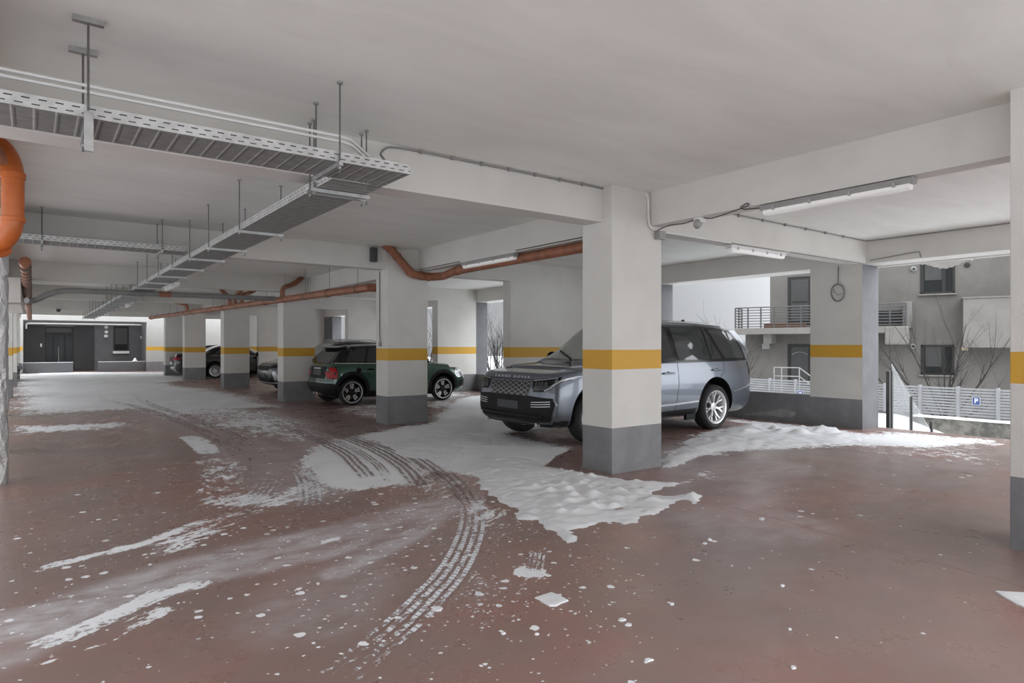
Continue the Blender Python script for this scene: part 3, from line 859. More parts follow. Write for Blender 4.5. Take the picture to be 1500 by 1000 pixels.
o = ebox(206, 208, 492, 496, EY - .07, EY, 'wall_mounted_sensor', M['whiteplastic'], bevel=.01); tag(o, 'tiny white sensor right of the far narrow window', 'sensor')
x0, z0 = ept(38.5, 473.5, EY - .1); x1, _ = ept(212, 473.5, EY - .1)
tubething('hanging_pipe', [(x0, EY - .1, z0 - .3), (x0, EY - .1, z0), (x1, EY - .1, z0 + .02)], .045, M['whiteplastic'], 'white pipe running along the top of the far entrance wall', 'pipe', rnd=.12, n=10)
for (u0, u1, lab) in ((31.5, 107, 'low grey planter wall left of the far door'), (144, 213.3, 'low grey planter wall under the far narrow window')):
    x0, _ = ept(u0, 540, FAR); x1, _ = ept(u1, 540, FAR)
    w_ = struct('planter_parapet', MB().box(x0, x1, FAR, FAR + .22, -.02, .55), M['graywall']); w_['label'] = lab
    tag(MB().box(x0 - .01, x1 + .01, FAR - .01, FAR + .23, .55, .575).build('snow_cap', M['snow'], bevel=.01), 'thin snow lying on the ' + lab, 'snow', kind='stuff')
x, _ = ept(198, 530, FAR)
mb = MB(); mb.lathe((x, FAR + .1, .575), (0, 0, 1), [(.13, 0), (.12, .06), (.07, .10), (.06, .16), (.02, .2)], 14)
tag(mb.build('snow_lump', M['snow'], smooth=60), 'small lump of snow on the planter wall under the window', 'snow')
# ================================================================= FLOOR, SNOW AND TRACKS
def axis(*segs):
    out = []
    for a, b, s in segs:
        n = max(1, int(round((b - a) / s))); out += [a + (b - a) * i / n for i in range(n)]
    return np.array(out + [segs[-1][1]])
XS = axis((XL - .06, 12.22, .06)); YS = axis((YB, 0, .2), (0, 13, .06), (13, 24, .12), (24, 47, .3))
GX, GY = np.meshgrid(XS, YS, indexing='ij')
def fp(pts): return [floor_pt(u, v) for u, v in pts]
def seg_dist(X, Y, a, b):
    dx, dy = b[0] - a[0], b[1] - a[1]; L = dx * dx + dy * dy + 1e-12
    t = np.clip(((X - a[0]) * dx + (Y - a[1]) * dy) / L, 0, 1)
    return np.hypot(X - a[0] - t * dx, Y - a[1] - t * dy)
def poly_sd(X, Y, P):
    """signed distance, positive inside"""
    d = np.full(X.shape, 1e9); ins = np.zeros(X.shape, bool); n = len(P)
    for i in range(n):
        a, b = P[i], P[(i + 1) % n]
        d = np.minimum(d, seg_dist(X, Y, a, b))
        c = ((a[1] > Y) != (b[1] > Y)) & (X < (b[0] - a[0]) * (Y - a[1]) / (b[1] - a[1] + 1e-12) + a[0])
        ins ^= c
    return np.where(ins, d, -d)
def line_dist(X, Y, P):
    d = np.full(X.shape, 1e9)
    for a, b in zip(P[:-1], P[1:]): d = np.minimum(d, seg_dist(X, Y, a, b))
    return d
def sstep(x): x = np.clip(x, 0, 1); return x * x * (3 - 2 * x)
# value noise on numpy arrays
RNG = np.random.RandomState(11); PERM = RNG.rand(256, 256)
def vnoise(X, Y, s):
    x, y = X / s + 37.3, Y / s + 91.7
    xi, yi = np.floor(x).astype(int), np.floor(y).astype(int); fx, fy = sstep(x - xi), sstep(y - yi)
    g = lambda a, b: PERM[a % 256, b % 256]
    return (g(xi, yi) * (1 - fx) + g(xi + 1, yi) * fx) * (1 - fy) + (g(xi, yi + 1) * (1 - fx) + g(xi + 1, yi + 1) * fx) * fy
def fbm(X, Y, s, n=4):
    a, t, w = 0, 0, 1
    for i in range(n): a = a + w * vnoise(X, Y, s / 2 ** i); t += w; w *= .55
    return a / t

cov = np.zeros(GX.shape); frost_glare = np.zeros(GX.shape); speck = np.zeros(GX.shape)
def area(A, P, amp, soft, px=True):
    P = fp(P) if px else P
    sd = poly_sd(GX, GY, P); np.maximum(A, amp * sstep(sd / soft * .5 + .5), out=A)
def stroke(A, P, amp, w, soft=None):
    soft = soft or w
    d = line_dist(GX, GY, fp(P)); np.maximum(A, amp * sstep((w + soft - d) / soft), out=A)
# snow fields (thin cover)
area(cov, [(628, 618), (665, 583), (735, 575), (790, 600), (850, 650), (856, 676), (815, 684), (800, 720), (745, 735), (705, 700), (640, 690), (610, 712), (560, 716), (500, 724), (440, 705), (425, 682), (455, 655), (500, 640), (560, 630)], .78, .45)
area(cov, [(10, 610), (120, 604), (190, 600), (240, 618), (330, 600), (420, 596), (350, 575), (240, 560), (230, 548), (100, 546), (12, 548)], .74, 1.2)
area(cov, [(12, 640), (60, 634), (150, 630), (220, 622), (200, 616), (90, 622), (15, 622)], .58, .5)
area(cov, [(960, 668), (1060, 612), (1180, 622), (1262, 633), (1300, 630), (1478, 644), (1478, 652), (1360, 656), (1290, 655), (1180, 658), (1080, 664), (1010, 690), (965, 700)], .66, .45)
area(cov, [(630, 600), (700, 574), (760, 572), (560, 575), (470, 600), (552, 625)], .45, .8)
area(cov, [(560, 560), (700, 572), (700, 600), (640, 610)], .50, .9)
area(cov, [(1262, 633), (1478, 645), (1478, 690), (1350, 672), (1180, 660)], .36, .5)
area(cov, [(990, 690), (1080, 664), (1050, 700), (1010, 712), (960, 715)], .48, .35)
area(cov, [(200, 560), (330, 580), (470, 620), (520, 640), (440, 650), (330, 640), (220, 610), (130, 585)], .55, 1.0)
# smears, streaks
stroke(cov, [(65, 832), (120, 818), (200, 798), (250, 782), (292, 765)], .56, .03, .12)
stroke(cov, [(70, 940), (130, 918), (190, 890), (240, 868), (292, 855)], .62, .05, .11)
stroke(cov, [(200, 913), (240, 895)], .52, .04, .12)
stroke(cov, [(55, 972), (110, 957), (172, 934)], .58, .008, .05)
stroke(cov, [(50, 887), (85, 875), (110, 874)], .54, .015, .06)
stroke(cov, [(280, 640), (300, 655), (305, 662)], .62, .12, .12)
stroke(cov, [(315, 675), (330, 690), (322, 715)], .48, .16, .25)
stroke(cov, [(330, 730), (390, 735), (450, 720), (480, 700)], .52, .16, .3)
stroke(cov, [(470, 793), (500, 788)], .6, .03, .04)
stroke(cov, [(765, 835), (785, 840)], .66, .05, .06)
stroke(cov, [(1460, 872), (1500, 885)], .2, .02, .03)
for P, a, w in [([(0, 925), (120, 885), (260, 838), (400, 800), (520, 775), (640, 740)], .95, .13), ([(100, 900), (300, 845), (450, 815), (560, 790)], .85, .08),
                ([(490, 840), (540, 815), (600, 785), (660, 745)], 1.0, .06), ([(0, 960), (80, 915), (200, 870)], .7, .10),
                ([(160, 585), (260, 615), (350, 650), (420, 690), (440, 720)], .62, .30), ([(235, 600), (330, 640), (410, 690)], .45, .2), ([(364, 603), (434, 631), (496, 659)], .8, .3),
                ([(500, 850), (450, 900)], .35, .2), ([(1060, 690), (1120, 684)], .60, .35), ([(1070, 762), (1135, 768)], .55, .28), ([(1180, 665), (1400, 680)], .3, .3)]:  # the short strokes by the blue car paint floor glare as pale haze
    stroke(frost_glare, P, a, w, w * 1.6)
area(frost_glare, [(940, 690), (1250, 650), (1478, 660), (1478, 790), (1250, 760), (1000, 770)], .22, 1.2)
area(frost_glare, [(900, 1000), (1000, 760), (1250, 780), (1478, 830), (1500, 1000)], .12, 1.0)
area(speck, [(380, 690), (740, 690), (860, 790), (960, 830), (880, 1000), (300, 1000), (430, 880), (380, 780)], .75, .5)
area(speck, [(0, 770), (330, 650), (600, 700), (700, 1000), (0, 1000)], .42, .6)
area(speck, [(860, 760), (1300, 660), (1500, 700), (1500, 1000), (860, 1000)], .09, .5)
area(speck, [(640, 740), (760, 760), (800, 850), (760, 900), (620, 940), (560, 900)], 1.0, .4)
area(cov, [(640, 690), (735, 735), (780, 775), (740, 800), (690, 770), (640, 730), (600, 725)], .43, .35)
area(cov, [(560, 745), (690, 745), (740, 850), (700, 900), (640, 880), (620, 800)], .33, .3)
area(cov, [(760, 800), (800, 800), (800, 850), (770, 880), (740, 880)], .34, .15)
area(cov, [(20, 556), (240, 560), (330, 552), (240, 545), (60, 545)], .82, .8)
stroke(cov, [(250, 800), (330, 760), (400, 735), (470, 715)], .46, .10, .25)
stroke(cov, [(160, 905), (230, 890)], .45, .05, .12)
area(cov, [(625, 690), (700, 700), (760, 770), (700, 780), (660, 740), (560, 725)], .50, .3)
area(cov, [(15, 700), (300, 690), (420, 720), (420, 760), (250, 740)], .16, .6)
bare = poly_sd(GX, GY, fp([(800, 684), (815, 668), (842, 656), (856, 660), (972, 664), (975, 690), (1030, 668), (1060, 668), (1010, 700), (985, 705), (930, 704), (897, 702), (840, 692)]))
# the car stands on a barer patch
under = poly_sd(GX, GY, [(6.0, 6.95), (10.9, 6.95), (10.9, 8.9), (6.2, 8.9)]); cov *= 1 - .55 * sstep(under / .5 + .4); cov *= 1 - sstep(bare / .16 + .5)
spots = fbm(GX, GY, .9)
cov = np.where(cov > 0, np.clip(cov + (spots - .5) * .35 * sstep(cov * 3), 0, 1), 0)
nx, ny = len(XS), len(YS)
co_ = np.stack([GX.ravel(), GY.ravel(), np.zeros(GX.size)], 1)
ii = (np.arange(nx - 1)[:, None] * ny + np.arange(ny - 1)[None, :]).ravel()
quads = np.stack([ii, ii + ny, ii + ny + 1, ii + 1], 1)
def grid_mesh(name, co, quads):
    me = bpy.data.meshes.new(name)
    me.vertices.add(len(co)); me.vertices.foreach_set('co', co.astype(np.float32).ravel())
    me.loops.add(quads.size); me.loops.foreach_set('vertex_index', quads.astype(np.int32).ravel())
    me.polygons.add(len(quads)); me.polygons.foreach_set('loop_start', np.arange(0, quads.size, 4, dtype=np.int32))
    me.update(calc_edges=True); me.validate(); return me
fm = grid_mesh('floor', co_, quads)
for nm, A in (('snowcover', cov), ('frost_glare', frost_glare), ('speck', speck)):
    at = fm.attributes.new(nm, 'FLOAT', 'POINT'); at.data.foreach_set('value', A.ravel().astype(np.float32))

t = NT('red_epoxy_floor'); p = t.geo()
def attr(nm):
    a = t.add('ShaderNodeAttribute'); a.attribute_name = nm; return a.outputs['Fac']
def rot(vec, ang, sc):
    n = t.add('ShaderNodeMapping'); n.vector_type = 'TEXTURE'; n.inputs['Rotation'].default_value = (0, 0, math.radians(ang)); n.inputs['Scale'].default_value = sc
    t.link(vec, n.inputs['Vector']); return n.outputs[0]
big = t.noise(p, .28, 4, .6, .4); mid = t.noise(p, 1.1, 4, .55, .3); fine = t.noise(p, 26, 6, .7)
red = t.mix(t.ramp(big, .40, .60), (.30, .155, .125, 1), (.255, .18, .162, 1))
red = t.mix(t.ramp(mid, .30, .80), red, (.235, .17, .152, 1))
red = t.mix(t.math('MULTIPLY', t.ramp(t.noise(rot(p, 20, (2.6, 1, 1)), 1.0, 3, .5, .3), .40, .80), .40), red, (.33, .245, .225, 1))
red = t.mix(t.math('MULTIPLY', t.ramp(t.noise(rot(p, 35, (3, 1, 1)), 2.2, 3, .5), .50, .85), .30), red, (.20, .145, .13, 1))
# frost film; also carries the painted gloss glare of the right-hand floor
fr = t.math('MULTIPLY', attr('frost_glare'), t.ramp(t.noise(t.scalev(p, (1.2, 2.6, 1)), 2.3, 7, .68, .5), .22, .62))
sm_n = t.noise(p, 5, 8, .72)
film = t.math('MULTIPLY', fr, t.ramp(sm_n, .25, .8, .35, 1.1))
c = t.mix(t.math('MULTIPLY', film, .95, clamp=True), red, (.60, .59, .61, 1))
# snow cover broken at its edges
A = attr('snowcover')
Xp, Yp, Zp = t.sep(p)
nA = t.noise(rot(p, 28, (3.2, 1, 1)), 11, 7, .70, .5)      # blown and scraped along the lane
nB = t.noise(rot(p, 84, (2.2, 1, 1)), 8, 7, .70, .5)
nC = t.noise(p, 6, 8, .72, .8)
zone = t.ramp(Yp, 5.8, 7.6); zx = t.ramp(Xp, 3.4, 4.6)
nn0 = t.add('ShaderNodeMix', data_type='FLOAT'); t.val(nn0.inputs[0], zone); t.link(nA, nn0.inputs[2]); t.link(nB, nn0.inputs[3])
nn1 = t.add('ShaderNodeMix', data_type='FLOAT'); t.val(nn1.inputs[0], zx); t.link(nn0.outputs[0], nn1.inputs[2]); t.link(nC, nn1.inputs[3])
nz = t.math('ADD', t.math('MULTIPLY', nn1.outputs[0], .62), t.math('MULTIPLY', fine, .38))
th = t.ramp(A, 0, 1, .74, .24, smooth=False)
mask = t.ramp(t.math('SUBTRACT', nz, th), -.015, .020)
mask = t.math('MULTIPLY', mask, t.ramp(A, .02, .1))
# loose flecks
vo = t.add('ShaderNodeTexVoronoi', feature='F1'); vo.inputs['Scale'].default_value = 11; vo.inputs['Randomness'].default_value = 1
dv = t.add('ShaderNodeVectorMath', operation='ADD')
nn = t.add('ShaderNodeTexNoise'); nn.inputs['Scale'].default_value = 30; t.link(p, nn.inputs['Vector'])
sc_ = t.add('ShaderNodeVectorMath', operation='SCALE'); t.link(nn.outputs['Color'], sc_.inputs[0]); sc_.inputs['Scale'].default_value = .035
t.link(p, dv.inputs[0]); t.link(sc_.outputs[0], dv.inputs[1]); t.link(dv.outputs[0], vo.inputs['Vector'])
cs = t.add('ShaderNodeSeparateColor'); t.link(vo.outputs['Color'], cs.inputs[0])
S = attr('speck')
on = t.math('LESS_THAN', cs.outputs[0], t.math('MULTIPLY', S, .70))
rad = t.math('ADD', .06, t.math('MULTIPLY', t.math('POWER', cs.outputs[1], 1.8), .27))
fleck = t.math('MULTIPLY', on, t.math('LESS_THAN', vo.outputs['Distance'], rad))
vo2 = t.add('ShaderNodeTexVoronoi', feature='F1'); vo2.inputs['Scale'].default_value = 34; t.link(dv.outputs[0], vo2.inputs['Vector'])
cs2 = t.add('ShaderNodeSeparateColor'); t.link(vo2.outputs['Color'], cs2.inputs[0])
fl2 = t.math('MULTIPLY', t.math('LESS_THAN', cs2.outputs[0], t.math('MULTIPLY', S, .34)), t.math('LESS_THAN', vo2.outputs['Distance'], t.math('MULTIPLY', cs2.outputs[1], .36)))
mask = t.math('MAXIMUM', mask, t.math('MAXIMUM', fleck, fl2))
snowc = t.mix(t.ramp(mid, .3, .7), (.78, .79, .815, 1), (.86, .87, .885, 1))
c = t.mix(mask, c, snowc)
# expansion joint
a_, b_ = floor_pt(1076, 743), floor_pt(1345, 817)
dx, dy = b_[0] - a_[0], b_[1] - a_[1]; L_ = math.hypot(dx, dy); X_, Y_, Z_ = t.sep(p)
dist = t.math('ABSOLUTE', t.math('ADD', t.math('MULTIPLY', t.math('SUBTRACT', X_, a_[0]), -dy / L_), t.math('MULTIPLY', t.math('SUBTRACT', Y_, a_[1]), dx / L_)))
wob = t.math('MULTIPLY', t.noise(p, 18, 2), .010)
onl = t.math('MULTIPLY', t.math('LESS_THAN', dist, wob), t.math('LESS_THAN', Y_, a_[1] + .02))
c = t.mix(t.math('MULTIPLY', onl, .7), c, (.05, .035, .03, 1))
t.link(c, t.b.inputs['Base Color'])
rough = t.math('ADD', t.ramp(t.noise(p, 2.2, 6, .7), .3, .7, .24, .38), t.math('MULTIPLY', t.math('MAXIMUM', mask, film), .4))
t.link(rough, t.b.inputs['Roughness'])
t.b.inputs['Specular IOR Level'].default_value = .5
t.bump(mask, .3, .008)
M['floor'] = t.m
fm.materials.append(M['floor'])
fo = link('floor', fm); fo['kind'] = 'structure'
struct('floor_slab', MB().box(XL - .05, XO2 + .03, YB, 47, -.35, -.004), M['concrete'])

# ------------------------------------------------- deep snow: drifts with real height
def drift(name, P, res, H, label, edge=.10, lump=(), rim=.30, flat=.0, holes=(), avoid=(), rough=.0):
    P = fp(P); ax = np.array(P); x0, y0 = ax.min(0) - .25; x1, y1 = ax.max(0) + .25
    X, Y = np.meshgrid(np.arange(x0, x1, res), np.arange(y0, y1, res), indexing='ij')
    sd = poly_sd(X, Y, P)
    for hp, r in holes: sd = np.minimum(sd, line_dist(X, Y, fp(hp)) - r)
    sd = sd + (fbm(X, Y, .42, 4) - .5) * edge * 3.2 + (fbm(X, Y, .11, 2) - .5) * edge * 1.3
    for av in avoid: sd = np.minimum(sd, -poly_sd(X, Y, av))
    h = H * sstep(sd / rim) * (.45 + 1.1 * (fbm(X, Y, .6, 3) - .15)) + .012 * sstep(sd / .05)
    for (u, v, r, a) in lump:
        cx_, cy_ = floor_pt(u, v); q = (X - cx_) ** 2 + (Y - cy_) ** 2
        h = h + a * np.exp(-q / r ** 2) * (.6 + .8 * vnoise(X, Y, .07)) * (sd > 0)
    rg = 1 - np.abs(2 * fbm(X, Y, .16, 3) - 1); h = h + ((fbm(X, Y, .13, 3) - .5) * .014 + (rg - .75) * rough) * sstep(sd / .15)
    Z = np.where(sd > 0, np.maximum(h, .003), -.003)
    keep = sd > -.0
    n1, n2 = X.shape
    idx = (np.arange(n1 - 1)[:, None] * n2 + np.arange(n2 - 1)[None, :])
    k = keep[:-1, :-1] | keep[1:, :-1] | keep[:-1, 1:] | keep[1:, 1:]
    i = idx[k]; q = np.stack([i, i + n2, i + n2 + 1, i + 1], 1)
    used = np.unique(q); rm = np.full(n1 * n2, -1); rm[used] = np.arange(len(used))
    co = np.stack([X.ravel(), Y.ravel(), Z.ravel()], 1)[used]
    me = grid_mesh(name, co, rm[q]); me.materials.append(M['snow']); me.shade_smooth()
    return tag(link(name, me), label, 'snow', kind='stuff')
random.seed(5)
CARBOX = [(5.75, 6.85), (10.95, 6.85), (10.95, 9.0), (5.75, 9.0)]
DRIFT0 = fp([(640, 700), (680, 655), (770, 655), (830, 668), (860, 700), (860, 800), (700, 760)])
lumps = [(832, 722, .055, 0.050), (840, 730, .05, 0.036), (850, 712, .05, 0.036), (866, 700, .045, 0.043), (852, 697, .04, 0.036), (880, 712, .05, 0.032), (905, 722, .06, 0.025), (868, 728, .06, 0.036), (835, 738, .05, 0.036), (870, 745, .05, 0.029), (806, 722, .045, 0.040),
         (783, 716, .04, 0.032), (900, 733, .05, 0.029), (935, 724, .05, 0.022), (960, 735, .05, 0.022), (1010, 731, .055, 0.043), (1016, 728, .04, 0.036), (1000, 738, .05, 0.022), (822, 690, .03, 0.029), (830, 695, .03, 0.029), (838, 694, .03, 0.025), (846, 700, .03, 0.022)]
lumps += [(random.uniform(790, 960), random.uniform(700, 755), random.uniform(.02, .045), random.uniform(.008, .022)) for k in range(70)]
drift('snow_drift', [(700, 668), (770, 672), (806, 683), (840, 691), (897, 700), (930, 703), (990, 706), (1000, 708), (950, 719), (955, 727), (985, 725), (1015, 722), (1036, 726), (1030, 734), (1012, 741), (1004, 733), (985, 738), (965, 747), (936, 757),
                     (936, 766), (915, 769), (905, 762), (880, 762), (862, 768), (833, 776), (836, 782), (852, 784), (842, 794), (830, 796), (820, 781), (801, 772), (785, 762), (754, 762), (764, 748), (742, 736), (722, 724), (702, 708), (680, 692)],
      .025, .022, 'deep lumpy snow drift lying in front of the near column', .075, lumps, .30, holes=[([(905, 745), (918, 743)], .03)], rough=.03)
lumps = [(random.uniform(1090, 1260), random.uniform(626, 640), random.uniform(.07, .16), random.uniform(.02, .06)) for k in range(34)]
drift('snow_drift', [(972, 668), (1020, 640), (1075, 616), (1120, 621), (1180, 628), (1240, 635), (1262, 638), (1275, 641), (1262, 646), (1225, 650), (1180, 652), (1110, 655), (1060, 660), (1010, 672), (985, 682), (972, 684)],
      .04, .045, 'snow drift along the parapet right of the blue car', .10, lumps, .45, avoid=[CARBOX], rough=.03)
drift('snow_drift', [(640, 640), (700, 600), (720, 640), (745, 660), (700, 700), (660, 685), (600, 672), (560, 650)], .04, .02, 'smooth snow sheet in front of the blue car bonnet', .16, [(740, 658, .06, .05), (745, 655, .05, .04)], .5, avoid=[CARBOX, DRIFT0])
# floor-level pieces of ice
def plate_piece(name, pts, h, label, m='snow', cat='ice'):
    P = [Vector((*floor_pt(u, v), 0)) for u, v in pts]; c = sum(P, Vector()) / len(P)
    mb = MB(); n = len(P)
    rings = [(1.0, 0.0), (.97, h * .7), (.8, h), (.35, h * .75)]
    vs = []
    for s, z in rings: vs += [c + (q - c) * s + Vector((0, 0, z)) for q in P]
    vs.append(c + Vector((0, 0, h * .7)))
    fs = [(r * n + i, r * n + (i + 1) % n, (r + 1) * n + (i + 1) % n, (r + 1) * n + i) for r in range(3) for i in range(n)]
    fs += [(3 * n + i, 3 * n + (i + 1) % n, 4 * n) for i in range(n)]
    mb.addf(vs, fs); return tag(mb.build(name, M[m], smooth=50), label, cat)
plate_piece('ice_slab', [(783, 876), (795, 872), (808, 868), (820, 873), (833, 880), (822, 884), (815, 888), (805, 888), (797, 884), (790, 879)], .010, 'diamond shaped slab of ice lying on the red floor near the front')
plate_piece('ice_slab', [(1457, 866), (1470, 867), (1490, 868), (1520, 870), (1540, 890), (1510, 893), (1490, 886), (1472, 876)], .010, 'flat patch of packed snow at the right edge below the right column', cat='snow')
for i, (u, v, s) in enumerate([(911, 908, 8), (921, 915, 8), (950, 967, 9), (984, 885, 6), (787, 929, 5), (640, 891, 12), (737, 928, 5), (1039, 790, 6), (1033, 796, 5), (1116, 760, 6), (1146, 858, 5), (1162, 978, 7), (1157, 922, 4)]):
    a = [k * 2 * PI / 7 for k in range(7)]; rnd = random.Random(i); s *= .75
    plate_piece('snow_clump', [(u + s * math.cos(q) * rnd.uniform(.6, 1.2), v + s * .45 * math.sin(q) * rnd.uniform(.6, 1.2)) for q in a], .007, 'small crumb of snow on the red floor', cat='snow')['group'] = 'loose snow crumbs in the foreground'
    
# ------------------------------------------------- tyre tracks: printed snow ribs
t = NT('tyre_print_snow'); uv = t.add('ShaderNodeUVMap').outputs[0]; U, V, _ = t.sep(uv)
p = t.geo()
U2 = t.math('ADD', U, t.math('MULTIPLY', t.math('SUBTRACT', t.noise(p, 14, 4), .5), .10))
rib = t.math('FRACT', t.math('MULTIPLY', U2, 4)); ribm = t.math('MULTIPLY', t.ramp(rib, .12, .26), t.ramp(rib, .70, .86, 1, 0))
blk = t.ramp(t.math('FRACT', t.math('ADD', t.math('MULTIPLY', V, 20), t.math('MULTIPLY', U, 2.5))), .10, .3)
edge = t.math('MULTIPLY', t.ramp(U, 0, .08), t.ramp(U, .92, 1, 1, 0))
nn_ = t.noise(p, 13, 8, .78); at_ = t.add('ShaderNodeAttribute'); at_.attribute_name = 'fade'
brk = t.ramp(t.math('ADD', nn_, t.math('SUBTRACT', at_.outputs['Fac'], .5)), .50, .58)
loose = t.ramp(t.math('ADD', t.noise(p, 24, 6, .75), t.math('SUBTRACT', at_.outputs['Fac'], .5)), .66, .72)
al = t.math('MULTIPLY', t.math('MULTIPLY', t.math('MAXIMUM', t.math('MULTIPLY', ribm, t.ramp(blk, 0, 1, .25, 1)), loose), brk), edge)
t.b.inputs['Base Color'].default_value = (.74, .75, .78, 1); t.b.inputs['Roughness'].default_value = .8
t.link(al, t.b.inputs['Alpha']); M['print'] = t.m
def rot2(vec):
    n = t.add('ShaderNodeMapping'); n.vector_type = 'TEXTURE'; n.inputs['Rotation'].default_value = (0, 0, math.radians(84)); n.inputs['Scale'].default_value = (3, 1, 1)
    t.link(vec, n.inputs['Vector']); return n.outputs[0]
t = NT('tyre_print_bare'); uv = t.add('ShaderNodeUVMap').outputs[0]; U, V, _ = t.sep(uv); p = t.geo()
U2 = t.math('ADD', U, t.math('MULTIPLY', t.math('SUBTRACT', t.noise(p, 5, 5), .5), .30))
rib = t.math('FRACT', t.math('MULTIPLY', U2, 3)); ribm = t.math('MULTIPLY', t.ramp(rib, .30, .5), t.ramp(rib, .75, .97, 1, 0))
edge = t.math('MULTIPLY', t.ramp(U, 0, .1), t.ramp(U, .9, 1, 1, 0))
nn_ = t.noise(rot2(p), 9, 8, .75); at_ = t.add('ShaderNodeAttribute'); at_.attribute_name = 'fade'
al = t.math('MULTIPLY', t.math('MULTIPLY', t.math('MULTIPLY', ribm, edge), t.ramp(t.math('ADD', nn_, t.math('SUBTRACT', at_.outputs['Fac'], .5)), .42, .62)), .85)
t.b.inputs['Base Color'].default_value = (.27, .20, .185, 1); t.b.inputs['Roughness'].default_value = .5
t.link(al, t.b.inputs['Alpha']); M['bareprint'] = t.m
def spline(P, n=10):
    out = []
    for i in range(len(P) - 1):
        p0, p1, p2, p3 = P[max(0, i - 1)], P[i], P[i + 1], P[min(len(P) - 1, i + 2)]
        for k in range(n):
            s = k / n
            out.append(tuple(.5 * ((2 * p1[j]) + (-p0[j] + p2[j]) * s + (2 * p0[j] - 5 * p1[j] + 4 * p2[j] - p3[j]) * s * s + (-p0[j] + 3 * p1[j] - 3 * p2[j] + p3[j]) * s ** 3) for j in (0, 1)))
    out.append(P[-1]); return out
TR = [0]
def track(P, w, mat, label, fade=(.5, .7, .5), z=.004):
    TR[0] += 1; z += .0006 * TR[0]
    Q = [Vector((*q, z)) for q in spline(fp(P), 12)]; me = bpy.data.meshes.new('tyre_track'); vs = []; L = 0; vv = []
    for i, q in enumerate(Q):
        tdir = (Q[min(i + 1, len(Q) - 1)] - Q[max(i - 1, 0)]).normalized(); n = Vector((-tdir.y, tdir.x, 0))
        if i: L += (q - Q[i - 1]).length
        vs += [q + n * w / 2, q - n * w / 2]; vv.append(L)
    fs = [(2 * i, 2 * i + 1, 2 * i + 3, 2 * i + 2) for i in range(len(Q) - 1)]
    me.from_pydata([tuple(v) for v in vs], [], fs); ul = me.uv_layers.new(name='UVMap')
    for pl in me.polygons:
        for li, vi in zip(pl.loop_indices, pl.vertices): ul.data[li].uv = (vi % 2, vv[vi // 2])
    at = me.attributes.new('fade', 'FLOAT', 'POINT'); N = len(Q) - 1
    for i in range(len(Q)):
        s = i / N * (len(fade) - 1); k = min(int(s), len(fade) - 2); f = fade[k] + (fade[k + 1] - fade[k]) * (s - k)
        at.data[2 * i].value = at.data[2 * i + 1].value = f
    me.materials.append(M[mat]); return tag(link('tyre_track', me), label, 'tyre track', kind='stuff')
track([(636, 676), (662, 702), (684, 730), (692, 752), (690, 776), (680, 805), (660, 840), (634, 869), (598, 906), (556, 942), (498, 992)], .24, 'print', 'curving tyre print in snow sweeping from the blue car to the front', (.42, .52, .60, .58, .46))
track([(706, 838), (707, 860), (704, 895), (698, 930), (690, 965)], .22, 'print', 'fainter straight tyre print right of the curving one', (.44, .48, .42, .36))
track([(790, 790), (787, 815), (782, 845), (776, 876)], .12, 'print', 'short narrow tyre print below the snow drift', (.34, .55, .48, .36))
track([(404, 664), (434, 684), (450, 705), (454, 728), (452, 742)], .24, 'print', 'short curved tyre print at the left end of the snow field', (.40, .52, .60, .46))
track([(398, 696), (381, 721), (356, 745), (330, 765)], .24, 'print', 'tyre print leaving the snow field towards lower left', (.42, .54, .5, .36))
track([(585, 792), (560, 830), (540, 862), (520, 900)], .22, 'print', 'faint tyre print in the middle foreground', (.38, .46, .42, .34))
for k, (P, lab, f) in enumerate([
    ([(364, 603), (434, 631), (496, 659), (522, 680), (540, 700)], 'bare tyre rut through the snow field, leftmost of five', (.34, .60, .72, .45)),
    ([(400, 610), (457, 626), (524, 648), (580, 676), (618, 714)], 'bare tyre rut through the snow field, third from the left of five', (.34, .60, .74, .5)),
    ([(430, 612), (524, 642), (594, 662), (636, 687), (668, 715)], 'bare tyre rut through the snow field, rightmost of five', (.34, .58, .68, .45)),
    ([(382, 606), (448, 629), (512, 655), (552, 680), (572, 706)], 'bare tyre rut through the snow field, second from the left of five', (.3, .5, .62, .4)),
    ([(415, 611), (490, 635), (560, 656), (606, 682), (640, 716)], 'bare tyre rut through the snow field, fourth from the left of five', (.3, .5, .6, .42)),
    ([(640, 684), (664, 702), (684, 728), (690, 748)], 'bare tyre rut at the head of the curving tyre print', (.4, .6, .55, .3)),
    ([(140, 572), (150, 585), (200, 596), (270, 620), (330, 650), (372, 690), (380, 712)], 'tyre rut coming in from the far left snow, nearer one', (.3, .55, .5, .3)),
    ([(190, 570), (215, 590), (290, 615), (360, 648), (410, 690)], 'tyre rut coming in from the far left snow, farther one', (.3, .55, .5, .3))]):
    track(P, .22 if k != 3 else .14, 'bareprint', lab, f)
